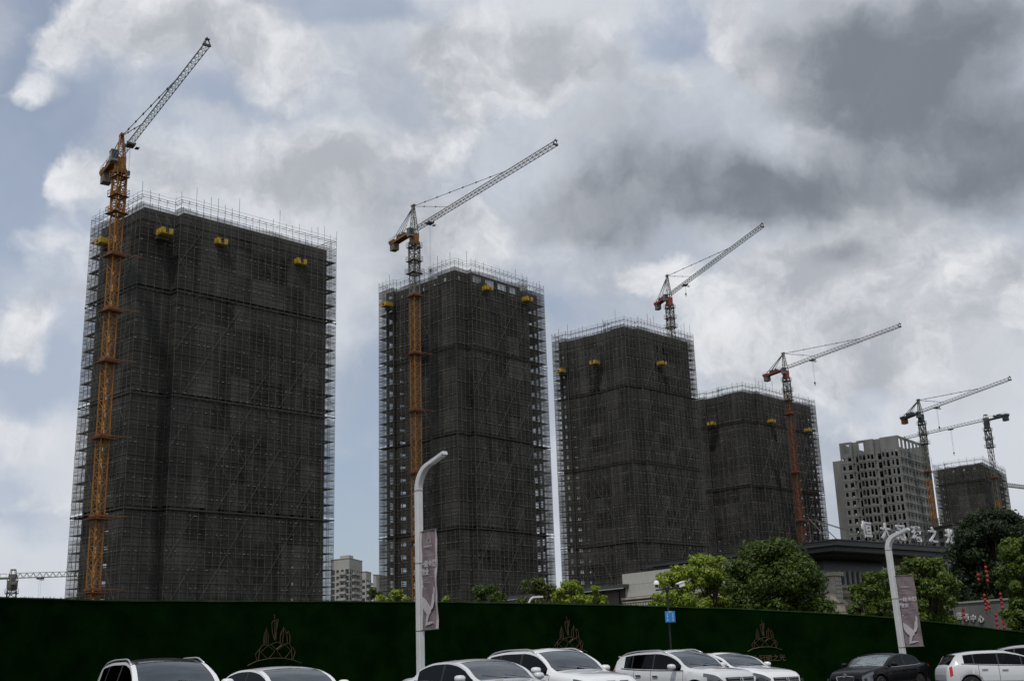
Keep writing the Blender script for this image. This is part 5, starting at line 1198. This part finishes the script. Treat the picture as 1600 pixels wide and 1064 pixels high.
    b = MB(); q = L / 2 - S['head'] + .12; b.box((q, 0, pch(S['top'], S['head'] - .1) - .10), .05, .22, .07); b.build('rear_view_mirror', 'trim_black', wso)
    if rails:
        for sg in (1, -1):
            b = MB(); x0, x1 = S['head'] - .02, S['rhead'] - .02; pts = []
            for k in range(15):
                v = x0 + (x1 - x0) * k / 14; tp, bl = pch(S['top'], v), pch(S['belt'], v); zr = bl + (tp - bl) * .90; w = pch(wp, v) * Wd / 2; wr = w * .94 - .36 * max(0, zr - bl - .05)
                pts.append(Vector((L / 2 - v, sg * (wr - .02), zr + (.042 if 0 < k < 14 else .0) * min(1, k / 2.0, (14 - k) / 2.0))))
            b.tube(pts, .018, 6); b.build('roof_rail', 'rail_silver', T, smooth=True)
    if spoiler:
        v = S['rhead']; z = pch(S['top'], v); b = MB(); b.box((L / 2 - v - .06, 0, z - .02), .36, Wd * .62, .035); b.build('roof_spoiler', paint, T)
    if shade:
        b = MB(); p = [(S['cowl'] + .12, .50), (S['head'] - .06, .44)]; N_ = 18
        for k in range(N_):
            for (a0, a1) in ((-1 + 2 * k / N_, -1 + 2 * (k + 1) / N_),):
                z = lambda v, w_: pch(S['top'], v) - .07 - .03 * abs(w_) - .012 * (k % 2)
                v0, v1 = p[0][0], p[1][0]
                b.quad((L / 2 - v0, a0 * .62, z(v0, a0)), (L / 2 - v0, a1 * .62, z(v0, a1)), (L / 2 - v1, a1 * .52, z(v1, a1)), (L / 2 - v1, a0 * .52, z(v1, a0)))
        b.build('sunshade', 'sunshade', T)
    return T
def put(px, D):
    p = at(px, 1040, D); return p.x, p.y, gz(p.x)
YAW = math.radians(-57)
car('white SUV with a black roof and silver roof rails, leftmost car', 'suv', *put(257, 24.6), YAW, 'paint_white', roofm='lens_dark', rails=True, grille='bar', sc=1.0)
car('white sedan second from the left, below the largest wire emblem', 'sedan', *put(447, 27.2), math.radians(-52), 'paint_white', grille='bar', scz=.985)
car('white sedan in front of the nearer street lamp, door mirror showing', 'sedan', *put(752, 27.0), math.radians(-55), 'paint_pearl', grille='bar', sunroof=True, sc=1.0, scz=1.0)
car('white SUV with twin kidney grilles and roof rails behind the sedan', 'suv', *put(866, 29.6), math.radians(-55), 'paint_white', rails=True, grille='kidney', sunroof=True, plate=None)
car('white crossover with roof rails, black grille and round badge', 'crossover', *put(1064, 34.0), math.radians(-52), 'paint_pearl', rails=True, grille='bar', emblem='vw', spoiler=True, sunroof=True, lowtrim=True)
car('white sedan half hidden behind the crossover, round badge on its grille', 'sedan', *put(1136, 39.0), math.radians(-55), 'paint_white', grille='bar', emblem='vw', sunroof=True)
car('black sedan with a silver sunshade in its windscreen and a blue number plate', 'sedan', *put(1374, 45.5), math.radians(224), 'paint_black', grille='hood', emblem='disc', plate='粤A·S86D8', shade=True, sc=.96)
car('white hatchback with a red tail lamp, seen from the side at the far right', 'hatch', *put(1562, 44.5), math.radians(-2), 'paint_pearl', grille='bar', scz=.93)
car('silver car mostly hidden behind the white hatchback, cut by the picture edge', 'crossover', *put(1640, 47.3), math.radians(-20), 'paint_silver', grille='bar')
